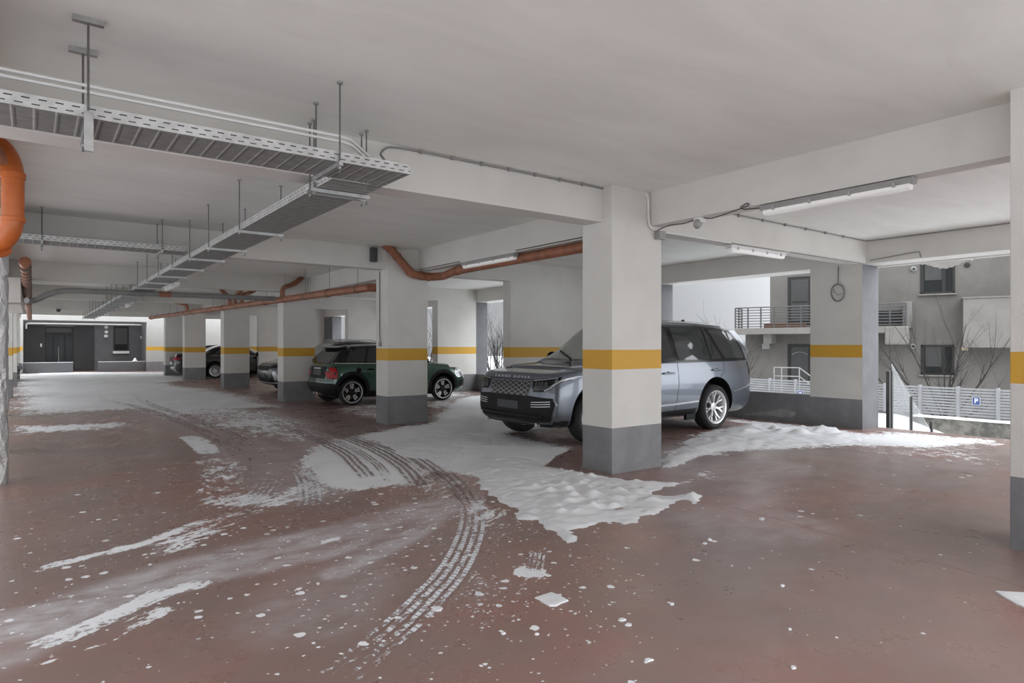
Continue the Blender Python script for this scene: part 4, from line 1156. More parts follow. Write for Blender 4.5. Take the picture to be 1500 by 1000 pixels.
# ================================================================= CAR BUILDING TOOLS
def pchip(x, y, q):
    x, y, q = np.asarray(x, float), np.asarray(y, float), np.asarray(q, float)
    h = np.diff(x); d = np.diff(y, axis=0) / (h[:, None] if y.ndim > 1 else h)
    m = np.zeros_like(y)
    m[0], m[-1] = d[0], d[-1]
    for i in range(1, len(x) - 1):
        a, b = d[i - 1], d[i]; w1, w2 = 2 * h[i] + h[i - 1], h[i] + 2 * h[i - 1]
        with np.errstate(divide='ignore', invalid='ignore'):
            v = (w1 + w2) / (w1 / a + w2 / b)
        m[i] = np.where(a * b > 0, v, 0)
    k = np.clip(np.searchsorted(x, q, side='right') - 1, 0, len(x) - 2)
    s = (q - x[k]) / h[k]
    if y.ndim > 1: s = s[:, None]; hh = h[k][:, None]
    else: hh = h[k]
    return (2 * s ** 3 - 3 * s ** 2 + 1) * y[k] + (s ** 3 - 2 * s ** 2 + s) * hh * m[k] + (-2 * s ** 3 + 3 * s ** 2) * y[k + 1] + (s ** 3 - s ** 2) * hh * m[k + 1]

def car_stations(c):
    """rings of 12 three dimensional points from the belly centre round the flank to the roof centre"""
    w, zb, L = c['w'], c['zb'], c['L']
    top = lambda x: float(pchip(*zip(*c['top']), [min(max(x, c['top'][0][0]), c['top'][-1][0])])[0])
    belt = lambda x: float(pchip(*zip(*c['belt']), [min(max(x, c['belt'][0][0]), c['belt'][-1][0])])[0])
    nose = lambda z: float(pchip(*zip(*c['nose']), [z])[0])
    tail = lambda z: float(pchip(*zip(*c['tail']), [z])[0])
    zf, yf = c['zf'], c['yf']            # heights of points 3..5 as share belt, widths
    def ring(x, f=1.0, end=None, off=0.0):
        b = belt(x); zt = top(x); dz = zt - b
        zs = [zb, zb, zb + c.get('sill', .08)] + [zb + (b - zb) * k for k in zf] + [b]
        ys = [0, .84 * w * f, yf[0] * w * f] + [k * w * f for k in yf[1:4]] + [yf[4] * w * f]
        g = min(1, max(0, (dz - c['hoodh']) / (c['roofh'] - c['hoodh'])))
        lag = top(x - c.get('lag', .14)) if x < c['mid'] else top(x + c.get('rlag', .05))
        dzs = max(.02, lag - b) if g > 0 else dz
        wr = c['wr']
        hood = [(yf[4] * w * f - .035, b + .6 * dz), (.74 * w * f, b + .84 * dz), (.5 * w * f, b + .94 * dz), (.25 * w * f, b + .985 * dz)]
        gh = [(yf[4] * w - c['t7'], b + .30 * dzs), (yf[4] * w - c['t8'], b + .66 * dzs), (wr, b + .92 * dzs), (wr * .55, b + .5 * dzs + .485 * dz)]
        s = g * g * (3 - 2 * g); s = min(1, s * 1.6)
        for (a, bb) in zip(hood, gh):
            ys.append(a[0] * (1 - s) + bb[0] * s); zs.append(a[1] * (1 - s) + bb[1] * s)
        ys.append(0); zs.append(zt)
        if end == 'nose': xs = [nose(z) + off for z in zs]
        elif end == 'tail': xs = [tail(z) - off for z in zs]
        else: xs = [x] * 12
        return np.array([xs, ys, zs]).T
    R = []
    for f, off in c['nf']: R.append(ring(c['nx'] + off, f, 'nose', off))
    for x in c['xs']: R.append(ring(x))
    for f, off in c['tf']: R.append(ring(c['tx'] - off * .3, f, 'tail', off))
    return R

def car_shell(c, nu=150, nv=64):
    R = np.array(car_stations(c))                      # stations x 12 x 3
    n = len(R)
    mean = R[:, 3:9].mean(1); du = np.r_[0, np.cumsum(np.linalg.norm(np.diff(mean, axis=0), axis=1) + .02)]
    q = np.linspace(0, du[-1], nu)
    A = np.stack([pchip(du, R[:, j], q) for j in range(12)], 1)     # nu x 12 x 3
    rows_ = []
    for i in range(nu):
        dv = np.r_[0, np.cumsum(np.linalg.norm(np.diff(A[i], axis=0), axis=1) + .03)]
        rows_.append(pchip(dv, A[i], np.linspace(0, dv[-1], nv)))
    V = np.array(rows_)                                  # nu x nv x 3
    ringn = 2 * nv - 2
    vs = []
    for i in range(nu):
        vs += [tuple(p) for p in V[i]] + [(p[0], -p[1], p[2]) for p in V[i][-2:0:-1]]
    fs = []
    for i in range(nu - 1):
        for k in range(ringn):
            k2 = (k + 1) % ringn
            fs.append((i * ringn + k, i * ringn + k2, (i + 1) * ringn + k2, (i + 1) * ringn + k))
    for base, rev in ((0, 1), ((nu - 1) * ringn, 0)):
        m = lambda k: base + (ringn - k) % ringn
        for k in range(nv - 1):
            f = [base + k, base + k + 1, m(k + 1), m(k)]
            f = list(dict.fromkeys(f))
            if len(f) > 2: fs.append(tuple(reversed(f)) if rev else tuple(f))
    me = bpy.data.meshes.new('body'); me.from_pydata(vs, [], fs)
    bm = bmesh.new(); bm.from_mesh(me); bmesh.ops.remove_doubles(bm, verts=bm.verts, dist=1e-5)
    bmesh.ops.recalc_face_normals(bm, faces=bm.faces); bm.to_mesh(me); bm.free()
    return me

class Skin:
    def __init__(self, me):
        bm = bmesh.new(); bm.from_mesh(me); self.t = BVHTree.FromBMesh(bm); bm.free()
    def ray(self, o, d):
        h = self.t.ray_cast(Vector(o), Vector(d))
        if h[0] is None:
            h = self.t.find_nearest(Vector(o) + Vector(d) * 5)
        return h[0], h[1]
DIRS = {'left': lambda a, b: ((a, -6, b), (0, 1, 0)), 'right': lambda a, b: ((a, 6, b), (0, -1, 0)),
        'front': lambda a, b: ((-6, a, b), (1, 0, 0)), 'rear': lambda a, b: ((12, a, b), (-1, 0, 0)),
        'above': lambda a, b: ((a, b, 6), (0, 0, -1)),
        'nose': lambda a, b: ((-6 * .94 , a, b + 6 * .34), (.94, 0, -.34))}
def patch(skin, poly, view, name, m, parent, out=.005, res=.05, deep=.02, flip=False, smooth=60):
    """a piece of trim, glass or lamp laid on the bodywork: polygon drawn in a straight view of the car"""
    if flip: poly = [(p[0], p[1]) if view not in ('front', 'rear', 'nose') else (-p[0], p[1]) for p in poly]
    bm = bmesh.new(); vv = [bm.verts.new((p[0], p[1], 0)) for p in poly]; bm.faces.new(vv)
    xs = [p[0] for p in poly]; ys = [p[1] for p in poly]
    for ax, lo, hi in ((0, min(xs), max(xs)), (1, min(ys), max(ys))):
        n = int((hi - lo) / res)
        for k in range(1, n + 1):
            co = [0, 0, 0]; co[ax] = lo + (hi - lo) * k / (n + 1); no = [0, 0, 0]; no[ax] = 1
            bmesh.ops.bisect_plane(bm, geom=bm.verts[:] + bm.edges[:] + bm.faces[:], plane_co=co, plane_no=no)
    bmesh.ops.triangulate(bm, faces=[f for f in bm.faces if len(f.verts) > 4])
    f = DIRS[view]; back = {}
    for v in bm.verts:
        o, d = f(v.co.x, v.co.y); h, nrm = skin.ray(o, d); d = Vector(d)
        if nrm.dot(d) > 0: nrm = -nrm
        v.co = h + nrm * out * .5 - d * out * .5
        back[v] = h - nrm * 0 + d * deep
    be = [e for e in bm.edges if e.is_boundary]
    new = {}
    for e in be:
        for v in e.verts:
            if v not in new: new[v] = bm.verts.new(back[v])
    for e in be:
        a, b = e.verts; bm.faces.new((a, b, new[b], new[a]))
    bmesh.ops.recalc_face_normals(bm, faces=bm.faces)
    me = bpy.data.meshes.new(name); bm.to_mesh(me); bm.free()
    me.materials.append(m); me.shade_smooth(); me.set_sharp_from_angle(angle=math.radians(smooth))
    return link(name, me, parent)
def strip(skin, pts, w, view, name, m, parent, **k):
    """a thin line of trim along pts"""
    P = [Vector((p[0], p[1])) for p in pts]; a = []; b = []
    for i in range(len(P)):
        d = (P[min(i + 1, len(P) - 1)] - P[max(0, i - 1)]).normalized(); n = Vector((-d.y, d.x)) * w / 2
        a.append(tuple(P[i] + n)); b.append(tuple(P[i] - n))
    return patch(skin, a + b[::-1], view, name, m, parent, **k)

def wheel(parent, c, R, W, rim, style, n, mt, mr, mdark, side):
    """tyre, dished rim, spokes, brake disc; outward is side * y"""
    A = (0, side, 0)
    w = empty('wheel', c); w.parent = parent
    tr = R - rim
    prof = [(rim - .012, -W / 2 + .02), (rim + .01, -W / 2 + .005), (R - tr * .45, -W / 2 - .006), (R - .035, -W / 2 + .006), (R - .012, -W / 2 + .03), (R - .002, -W * .2), (R, 0), (R - .002, W * .2), (R - .012, W / 2 - .03),
            (R - .035, W / 2 - .006), (R - tr * .45, W / 2 + .006), (rim + .01, W / 2 - .005), (rim - .012, W / 2 - .02)]
    MB().lathe((0, 0, 0), A, prof, 56, closed=True).build('tyre', mt, w, smooth=50)
    rp = [(rim - .006, W / 2 - .012), (rim + .006, W / 2 - .006), (rim + .006, W / 2 - .02), (rim - .03, W / 2 - .05), (rim - .05, -W / 2 + .02), (rim - .02, -W / 2 + .0), (rim - .026, -W / 2), (rim - .062, -W / 2 + .02), (rim - .040, W / 2 - .055), (rim - .018, W / 2 - .018)]
    MB().lathe((0, 0, 0), A, rp, 56, closed=True).build('rim', mr if style != 'double' else mdark, w, smooth=50)
    MB().lathe((0, 0, 0), A, [(0.02, -.02), (rim * .70, -.02), (rim * .70, .0), (.02, .0)], 36).build('brake_disc', M['brake'], w, smooth=40)
    y0 = W / 2 - .055
    sp = MB(); sp2 = MB()
    def bar(mb, a0, r0, a1, r1, w0, w1, dy=0.0, th=.026, dish=.012):
        p = Vector((r0 * math.cos(a0), 0, r0 * math.sin(a0))); q = Vector((r1 * math.cos(a1), 0, r1 * math.sin(a1)))
        d = (q - p).normalized(); s = Vector((-d.z, 0, d.x))
        f = []
        for (pt, ww, yy) in ((p, w0, -dish), (q, w1, dish)):
            for sy in (y0 + yy + dy - th, y0 + yy + dy):
                for ss in (-1, 1): f.append(pt + s * ww / 2 * ss * (1 if sy < y0 + yy + dy else .8) + Vector((0, side * sy, 0)))
        mb.addf(f, [(0, 1, 3, 2), (4, 6, 7, 5), (0, 4, 5, 1), (2, 3, 7, 6), (0, 2, 6, 4), (1, 5, 7, 3)])
    for k in range(n):
        a = 2 * PI * k / n + PI / 2
        if style == 'y':
            bar(sp, a - .06, .06, a - .05, rim * .60, .030, .026); bar(sp, a + .06, .06, a + .05, rim * .60, .030, .026)
            bar(sp, a - .05, rim * .50, a - .20, rim - .01, .028, .034); bar(sp, a + .05, rim * .50, a + .20, rim - .01, .028, .034)
        elif style == 'double':
            for s in (-1, 1):
                bar(sp2, a + s * .30, .05, a + s * .20, rim - .012, .055, .05, dy=-.012)
                bar(sp, a + s * .24, rim * .40, a + s * .235, rim - .012, .018, .020)
                bar(sp, a + s * .10, rim * .40, a + s * .105, rim - .04, .013, .014)
            bar(sp, a - .25, rim * .40, a + .25, rim * .40, .012, .012)
            bar(sp, a - .11, rim - .045, a + .11, rim - .045, .012, .012)
        else:
            bar(sp, a - .03, .05, a - .02, rim - .01, .022, .018); bar(sp, a + .09, .05, a + .10, rim - .01, .018, .015)
    if style == 'double':
        sp.lathe((0, 0, 0), A, [(rim + .004, y0 + .040), (rim + .008, y0 + .050), (rim - .010, y0 + .046), (rim - .012, y0 + .03)], 56, closed=True)
        sp2.build('spoke_backing', mdark, w)
    sp.build('spokes', mr, w)
    MB().lathe((0, 0, 0), A, [(.075, y0 - .04), (.072, y0 - .008), (.035, y0 - .002), (.032, y0 + .006), (.0, y0 + .008)], 24).build('hub_cap', mdark if style == 'double' else mr, w, smooth=40)
    MB().lathe((0, 0, 0), A, [(rim - .05, -W / 2 + .03), (.05, -W / 2 + .03), (.05, -W / 2 + .01), (rim - .05, -W / 2 + .01)], 36, closed=True).build('wheel_back', M['darkplastic'], w)
    return w

def car_paint(name, col, metal=.55, rough=.32, dirt=.15):
    t = NT(name); p = t.coord()
    n = t.noise(p, 2.5, 5, .6); z = t.sep(p)[2]
    d = t.math('MULTIPLY', t.math('MULTIPLY', t.ramp(z, .2, .75, 1, .15), t.ramp(n, .3, .75)), dirt * 2)
    t.link(t.mix(d, col, (.20, .20, .20, 1)), t.b.inputs['Base Color'])
    t.b.inputs['Metallic'].default_value = metal; t.b.inputs['Roughness'].default_value = rough
    t.b.inputs['Coat Weight'].default_value = 1.0; t.b.inputs['Coat Roughness'].default_value = .05
    return t.m
M['tyre'] = plain('tyre_rubber', (.022, .022, .023, 1), .75, 0, .15, 20)
M['alloy'] = plain('silver_alloy', (.72, .72, .73, 1), .35, .6, .05)
M['brake'] = plain('brake_disc', (.10, .10, .10, 1), .5, .7)
M['black'] = plain('gloss_black', (.012, .012, .013, 1), .15, 0, .05, spec=.35)
M['matblack'] = plain('matt_black_trim', (.016, .016, .017, 1), .6, 0, .15, spec=.2)
M['chrome'] = plain('satin_chrome', (.68, .68, .69, 1), .22, .95, .03)
t = NT('tinted_car_glass'); t.b.inputs['Base Color'].default_value = (.030, .033, .035, 1); t.b.inputs['Roughness'].default_value = .04
t.b.inputs['Specular IOR Level'].default_value = .75; M['tint'] = t.m
t = NT('windscreen_glass'); t.b.inputs['Base Color'].default_value = (.40, .41, .38, 1); t.b.inputs['Roughness'].default_value = .06
t.b.inputs['Specular IOR Level'].default_value = .6; M['screen'] = t.m
t = NT('lamp_glass'); t.b.inputs['Base Color'].default_value = (.09, .095, .10, 1); t.b.inputs['Roughness'].default_value = .08; t.b.inputs['Metallic'].default_value = .3; M['lamp'] = t.m
t = NT('red_lamp'); t.b.inputs['Base Color'].default_value = (.40, .012, .016, 1); t.b.inputs['Roughness'].default_value = .3; t.b.inputs['Specular IOR Level'].default_value = .25; M['redlamp'] = t.m
M['plate'] = plain('dark_plate', (.045, .047, .05, 1), .5, 0, .1)
M['lampwhite'] = plain('lamp_reflector', (.50, .51, .53, 1), .2, .3)

M['trim'] = plain('dark_satin_trim', (.17, .17, .175, 1), .35, .7, .03)
def stretch(root, k):
    """raise the bodywork by k while the wheels keep their size"""
    root.scale = (1, 1, k)
    for c in root.children:
        if c.name.startswith('wheel'):
            c.scale.z /= k; c.location.z /= k
def cut_arches(me, centres, R, w, inner, mats):
    """cut the wheel openings"""
    o = bpy.data.objects.new('tmp_body', me); COL.objects.link(o)
    for m in mats: me.materials.append(m)
    mb = MB()
    for (x, z) in centres:
        for s in (-1, 1):
            mb.tube([(x, s * inner, z), (x, s * (w + .2), z)], R, 48)
    c = mb.build('tmp_cut', mats[-1]); c.data.materials.clear()
    for m in mats: c.data.materials.append(m)
    c.data.polygons.foreach_set('material_index', [len(mats) - 1] * len(c.data.polygons))
    md = o.modifiers.new('b', 'BOOLEAN'); md.operation = 'DIFFERENCE'; md.solver = 'EXACT'; md.object = c
    dg = bpy.context.evaluated_depsgraph_get(); dg.update()
    out = bpy.data.meshes.new_from_object(o.evaluated_get(dg), depsgraph=dg)
    bpy.data.objects.remove(o); bpy.data.objects.remove(c)
    out.name = 'body'
    out.shade_smooth(); out.set_sharp_from_angle(angle=math.radians(35))
    return out
def text_mesh(body, size, extrude, spacing=1.0):
    cu = bpy.data.curves.new('txt', 'FONT'); cu.body = body; cu.size = size; cu.extrude = extrude; cu.space_character = spacing
    cu.align_x = 'CENTER'; cu.align_y = 'CENTER'
    to = bpy.data.objects.new('tmp', cu); COL.objects.link(to)
    dg = bpy.context.evaluated_depsgraph_get(); me = bpy.data.meshes.new_from_object(to.evaluated_get(dg))
    bpy.data.objects.remove(to); return me
# ================================================================= BLUE GREY 4x4
RR = dict(L=5.0, w=.992, zb=.26, sill=.09, zf=[.30, .58, .82], yf=[.955, .99, 1.0, .985, .955], wr=.66, t7=.075, t8=.16, hoodh=.10, roofh=.60, mid=3.0, lag=.05, rlag=.10,
          top=[(0, 1.02), (.12, 1.035), (.35, 1.075), (.8, 1.112), (1.22, 1.145), (1.33, 1.20), (1.66, 1.45), (1.98, 1.69), (2.2, 1.78), (2.7, 1.832), (3.4, 1.84), (4.2, 1.815), (4.6, 1.785), (4.72, 1.76), (5, 1.7)],
          belt=[(0, .985), (.3, 1.012), (1.0, 1.045), (1.6, 1.09), (2.4, 1.12), (3.6, 1.135), (5, 1.15)],
          nose=[(.2, .30), (.27, .15), (.36, .045), (.50, .0), (.66, .012), (.80, .035), (.94, .07), (1.0, .10), (1.03, .16), (1.06, .25)],
          tail=[(.2, 4.7), (.3, 4.86), (.42, 4.95), (.60, 5.0), (.85, 4.985), (1.05, 4.955), (1.2, 4.92), (1.4, 4.84), (1.6, 4.75), (1.72, 4.69), (1.8, 4.66)],
          nx=.02, nf=[(.42, 0.0), (.72, .022), (.87, .075), (.945, .17), (.98, .32)], xs=[.62, .95, 1.22, 1.4, 1.6, 1.8, 2.0, 2.25, 2.7, 3.3, 3.9, 4.3],
          tx=4.72, tf=[(.985, .34), (.96, .18), (.90, .08), (.75, .02), (.5, 0.0)])
M['bluepaint'] = car_paint('blue_grey_paint', (.135, .155, .19, 1), .5, .33, .18)
t = NT('smoked_red_lamp'); t.b.inputs['Base Color'].default_value = (.06, .012, .014, 1); t.b.inputs['Roughness'].default_value = .15; M['smoked'] = t.m
root = empty('four_wheel_drive_car', (5.80, 7.94, 0), 0, 'large blue grey four wheel drive car parked behind the near column', 'car')
me = car_shell(RR, 170, 72); sk = Skin(me)
WX = (.90, 3.78); WR = .392
body = link('body', cut_arches(me, [(WX[0], .41), (WX[1], .41)], .475, .992, .62, [M['bluepaint'], M['matblack']]), root)
for side, s in (('left', -1), ('right', 1)):
    P = lambda poly, nm, m, par=root, **k: patch(sk, poly, side, nm, m, par, **k)
    # glasshouse: one dark band, panes over it
    band = P([(1.62, 1.125), (2.0, 1.41), (2.34, 1.68), (2.7, 1.735), (3.5, 1.745), (4.2, 1.705), (4.54, 1.635), (4.68, 1.40), (4.755, 1.165), (4.3, 1.155), (3.5, 1.15), (2.4, 1.14)], 'window_surround', M['black'], out=.004, res=.06)
    P([(1.78, 1.155), (2.06, 1.38), (2.36, 1.63), (2.68, 1.685), (2.72, 1.165)], 'front_door_window', M['tint'], band, out=.010)
    P([(2.83, 1.17), (2.80, 1.69), (3.35, 1.70), (3.62, 1.695), (3.66, 1.18)], 'rear_door_window', M['tint'], band, out=.010)
    P([(3.71, 1.18), (3.67, 1.69), (3.72, 1.69), (3.98, 1.20), (3.98, 1.18)], 'door_quarter_pane', M['tint'], band, out=.010)
    P([(4.08, 1.19), (3.80, 1.685), (4.15, 1.665), (4.47, 1.605), (4.61, 1.38), (4.68, 1.19)], 'rear_quarter_window', M['tint'], band, out=.010)
    strip(sk, [(1.62, 1.115), (2.4, 1.132), (3.5, 1.142), (4.3, 1.147), (4.78, 1.157)], .014, side, 'belt_trim', M['black'], root, out=.008)
    # shut lines
    strip(sk, [(1.50, .95), (1.47, .62), (1.42, .36)], .008, side, 'door_gap', M['matblack'], root, out=.002)
    strip(sk, [(2.775, 1.13), (2.77, .80), (2.70, .36)], .009, side, 'door_gap', M['matblack'], root, out=.002)
    strip(sk, [(4.03, 1.14), (4.02, .98), (3.90, .88)], .008, side, 'door_gap', M['matblack'], root, out=.002)
    strip(sk, [(1.1, .93), (2.7, .955), (4.1, .975), (4.8, .985)], .012, side, 'crease', M['bluepaint'], root, out=.006)
    # sill strip and sill
    strip(sk, [(1.40, .455), (2.6, .475), (3.28, .50)], .026, side, 'sill_strip', M['chrome'], root, out=.012)
    strip(sk, [(4.27, .62), (4.6, .68), (4.9, .74)], .024, side, 'bumper_strip', M['chrome'], root, out=.010)
    P([(1.36, .30), (1.34, .36), (3.26, .385), (3.22, .30)], 'sill', M['matblack'], out=.012)
    strip(sk, [(1.56, .62), (1.60, .80), (1.66, 1.0)], .06, side, 'gill_vent', M['matblack'], root, out=.006)
    for x, z in ((2.52, .955), (3.80, .985)):
        pk, _ = sk.ray((x, s * 6, z), (0, -s, 0))
        MB().lathe(pk + Vector((0, -s * .002, -.005)), (0, s, 0), [(.05, 0), (.048, .004), (.02, .002)], 20).build('handle_recess', M['matblack'], root, smooth=40)
        MB().box(x - .13, x + .13, min(pk.y, pk.y + s * .035), max(pk.y, pk.y + s * .035), z + .002, z + .032).build('door_handle', M['bluepaint'], root, bevel=.010)
    P([(.10, .26), (.10, .34), (.30, .37), (.40, .36), (.40, .26)], 'lower_valance', M['matblack'], out=.008)
    # mirror
    pm, _ = sk.ray((1.82, s * 6, 1.14), (0, -s, 0))
    mir = MB().lathe((1.80, s * 1.12, 1.22), (1, 0, 0), [(.02, -.08), (.065, -.05), (.085, 0.0), (.08, .05), (.07, .055)], 16).build('door_mirror', M['matblack'], root, smooth=60)
    mir.scale = (1, 1, 1)
    MB().bar((1.84, s * .93, 1.15), (1.82, s * 1.06, 1.18), .06, .04).build('mirror_arm', M['matblack'], mir)
    # tail lamp
    P([(4.80, .90), (4.78, 1.12), (4.93, 1.10), (4.97, .90)], 'tail_lamp', M['smoked'], out=.010)
    # wheels
    for wx in WX: wheel(root, (wx, s * (.99 - .135), WR), WR, .27, .285, 'y', 7, M['tyre'], M['alloy'], M['matblack'], s)
# front
F = lambda poly, nm, m, par=root, **k: patch(sk, poly, 'front', nm, m, par, **k)
t = NT('diamond_grille'); p = t.coord(); X, Y, Z = t.sep(p)
a = t.math('FRACT', t.math('ADD', t.math('DIVIDE', Y, .15), t.math('DIVIDE', Z, .062))); b = t.math('FRACT', t.math('SUBTRACT', t.math('DIVIDE', Y, .15), t.math('DIVIDE', Z, .062)))
ln = t.math('MAXIMUM', t.math('GREATER_THAN', a, .80), t.math('GREATER_THAN', b, .80))
t.link(t.mix(ln, (.008, .008, .008, 1), (.26, .26, .27, 1)), t.b.inputs['Base Color']); t.b.inputs['Roughness'].default_value = .3; t.link(t.math('MULTIPLY', ln, .7), t.b.inputs['Metallic'])
t.bump(ln, 1.0, .02); M['grille'] = t.m
g = F([(-.52, .91), (.52, .91), (.47, .73), (.43, .685), (-.43, .685), (-.47, .73)], 'grille_frame', M['trim'], out=.006)
F([(-.50, .898), (.50, .898), (.452, .735), (.42, .70), (-.42, .70), (-.452, .735)], 'grille', M['grille'], g, out=.014)
F([(-.93, .60), (-.90, .68), (-.50, .70), (.50, .70), (.90, .68), (.93, .60), (.86, .36), (.60, .33), (-.60, .33), (-.86, .36)], 'bumper_intake', M['matblack'], out=.012, res=.04)
F([(-.80, .31), (.80, .31), (.80, .25), (-.80, .25)], 'lower_skid', M['matblack'], out=.018, res=.06)
for z in (.43, .365): strip(sk, [(-.78, z), (-.4, z - .01), (.4, z - .01), (.78, z)], .028, 'front', 'intake_bar', M['black'], root, out=.025)
strip(sk, [(-.90, .405), (-.84, .34), (-.5, .318), (.5, .318), (.84, .34), (.90, .405)], .022, 'front', 'bumper_strip', M['trim'], root, out=.020)
pf = sk.ray((-6, 0, .56), (1, 0, 0))[0]
pl = MB().box(pf.x - .018, pf.x - .004, -.26, .26, .50, .615).build('number_plate', M['plate'], root, bevel=.004)
for s in (-1, 1):
    fl = s > 0
    hd = F([(.53, .925), (.70, .94), (.90, .965), (.965, .985), (.955, .93), (.86, .80), (.80, .765), (.58, .755), (.55, .80)], 'headlight', M['black'], out=.006, flip=not fl)
    for k in range(4):
        F([(.60 + k * .058, .85), (.635 + k * .058, .85), (.635 + k * .058, .90), (.60 + k * .058, .90)], 'lamp_cell', M['lamp'], hd, out=.014, flip=not fl)
    ins = F([(.57, .785), (.79, .79), (.84, .825), (.86, .855), (.60, .845)], 'lens', M['lamp'], hd, out=.011, flip=not fl)
    strip(sk, [(s * .79, .778), (s * .86, .82), (s * .93, .92), (s * .965, .968)], .020, 'front', 'running_light', M['lampwhite'], hd, out=.013)
    strip(sk, [(s * .55, .915), (s * .75, .932), (s * .90, .955)], .010, 'front', 'lamp_edge', M['lampwhite'], hd, out=.012)
    for k in range(3):
        z = .625 - k * .032
        strip(sk, [(s * .56, z - .010), (s * .70, z - .004), (s * .88, z + .010)], .008, 'front', 'vent_bar', M['alloy'], root, out=.018)
    strip(sk, [(s * .91, .66), (s * .93, .60), (s * .90, .42)], .012, 'front', 'vent_edge', M['trim'], root, out=.014)
    MB().cyl((.10, s * .62, .30), (.045, s * .62, .30), .03, 14).build('parking_sensor', M['chrome'], root)
# bonnet lettering
bx = bpy.data.meshes
tm = text_mesh('RANGE ROVER', .085, .003, 1.75); tm.materials.append(M['alloy'])
pt, nr = sk.ray((-6, 0, .965), (1, 0, 0))
bm = bmesh.new(); bm.from_mesh(tm); left_ = set(bm.verts); isl = []
while left_:
    st = [left_.pop()]; grp = []
    while st:
        v = st.pop(); grp.append(v)
        for e in v.link_edges:
            o_ = e.other_vert(v)
            if o_ in left_: left_.remove(o_); st.append(o_)
    isl.append({v.index for v in grp})
bm.free()
for g in isl:
    vi = sorted(g); mp = {a: k for k, a in enumerate(vi)}
    lm = bpy.data.meshes.new('bonnet_letter'); cs_ = []
    for a in vi:
        v = tm.vertices[a].co; h, nrm = sk.ray((-6, -v.x, .955 + v.y * .55), (1, 0, 0)); cs_.append(tuple(h + Vector((-.004 - v.z, 0, 0))))
    lm.from_pydata(cs_, [], [tuple(mp[k] for k in pl_.vertices) for pl_ in tm.polygons if pl_.vertices[0] in g])
    lm.materials.append(M['alloy']); link('bonnet_letter', lm, root)
strip(sk, [(-.80, .935), (-.5, .925), (.5, .925), (.80, .935)], .010, 'front', 'bonnet_gap', M['matblack'], root, out=.002)
# windscreen, rear glass, roof
patch(sk, [(-.80, 1.19), (-.74, 1.36), (-.60, 1.62), (-.3, 1.67), (.3, 1.67), (.60, 1.62), (.74, 1.36), (.80, 1.19)], 'front', 'windscreen', M['screen'], root, out=.006, res=.06)
patch(sk, [(-.66, 1.22), (-.55, 1.62), (.55, 1.62), (.66, 1.22)], 'rear', 'rear_window', M['tint'], root, out=.006)
patch(sk, [(2.5, -.50), (2.5, .50), (4.3, .48), (4.3, -.48)], 'above', 'roof_glass', M['black'], root, out=.004, res=.1)
for s in (-1, 1):
    strip(sk, [(.45, s * .70), (.9, s * .76), (1.34, s * .80)], .012, 'above', 'bonnet_crease', M['bluepaint'], root, out=.008)
for y0_, y1_ in ((-.55, -.10), (.05, .50)):
    a = sk.ray((-6, y0_, 1.20), (1, 0, 0))[0]; b = sk.ray((-6, y1_, 1.34 if y0_ < 0 else 1.30), (1, 0, 0))[0]
    MB().bar(a + Vector((-.03, 0, 0)), b + Vector((-.03, 0, .02)), .018, .02).build('wiper', M['matblack'], root)
fin = MB().prism([(0, 0), (.16, 0), (.13, .06), (.09, .065)], (4.0, -.012, 1.815), (1, 0, 0), (0, 0, 1), (0, 1, 0), .024).build('roof_aerial', M['black'], root)
# underside
MB().box(.5, 4.6, -.6, .6, .22, .34).build('underbody', M['matblack'], root, bevel=.03)
MB().box(3.05, 3.28, -.92, -.86, .20, .30).build('mud_flap', M['matblack'], root)
stretch(root, 1.04)
# ================================================================= SMALL GREEN HATCHBACK (nose towards +x)
GC = dict(L=3.98, w=.866, zb=.20, sill=.09, zf=[.33, .60, .84], yf=[.95, .985, 1.0, .985, .93], wr=.575, t7=.05, t8=.12, hoodh=.09, roofh=.42, mid=2.4, lag=.16, rlag=.10,
          top=[(0, .82), (.15, .83), (.4, .90), (1.0, .985), (1.12, 1.02), (1.38, 1.22), (1.62, 1.36), (1.85, 1.41), (2.3, 1.425), (3.0, 1.405), (3.4, 1.37), (3.52, 1.34), (3.98, 1.28)],
          belt=[(0, .78), (.4, .83), (1.0, .89), (1.5, .915), (2.6, .93), (3.5, .945), (4, .95)],
          nose=[(.18, .22), (.25, .10), (.36, .02), (.5, .0), (.64, .03), (.76, .09), (.82, .16), (.86, .26), (.9, .34)],
          tail=[(.18, 3.72), (.26, 3.86), (.38, 3.965), (.5, 3.98), (.62, 3.965), (.66, 3.93), (.80, 3.92), (.93, 3.89), (1.05, 3.80), (1.2, 3.66), (1.3, 3.56), (1.36, 3.50), (1.42, 3.47)],
          nx=.02, nf=[(.45, 0.0), (.72, .03), (.87, .10), (.95, .20), (.985, .36)], xs=[.60, .85, 1.05, 1.2, 1.38, 1.55, 1.75, 2.1, 2.6, 3.0, 3.25],
          tx=3.5, tf=[(.995, .34), (.97, .20), (.92, .10), (.78, .03), (.5, 0.0)])
M['green'] = car_paint('racing_green_paint', (.018, .075, .050, 1), .35, .28, .10)
root = empty('hatchback_car', (9.66, 15.91, 0), PI, 'small dark green hatchback with red tail lamp parked behind the second column', 'car')
me = car_shell(GC, 150, 68); sk = Skin(me)
WX = (.80, 3.367); WR = .322
body = link('body', cut_arches(me, [(x, WR + .02) for x in WX], .375, .866, .56, [M['green'], M['matblack']]), root)
body.data.materials.append(M['black'])
for pl_ in body.data.polygons:
    if pl_.center.z > .975 and 1.08 < pl_.center.x < 3.9 and pl_.center.z > .975 + max(0, (1.2 - pl_.center.x) * .6): pl_.material_index = 2
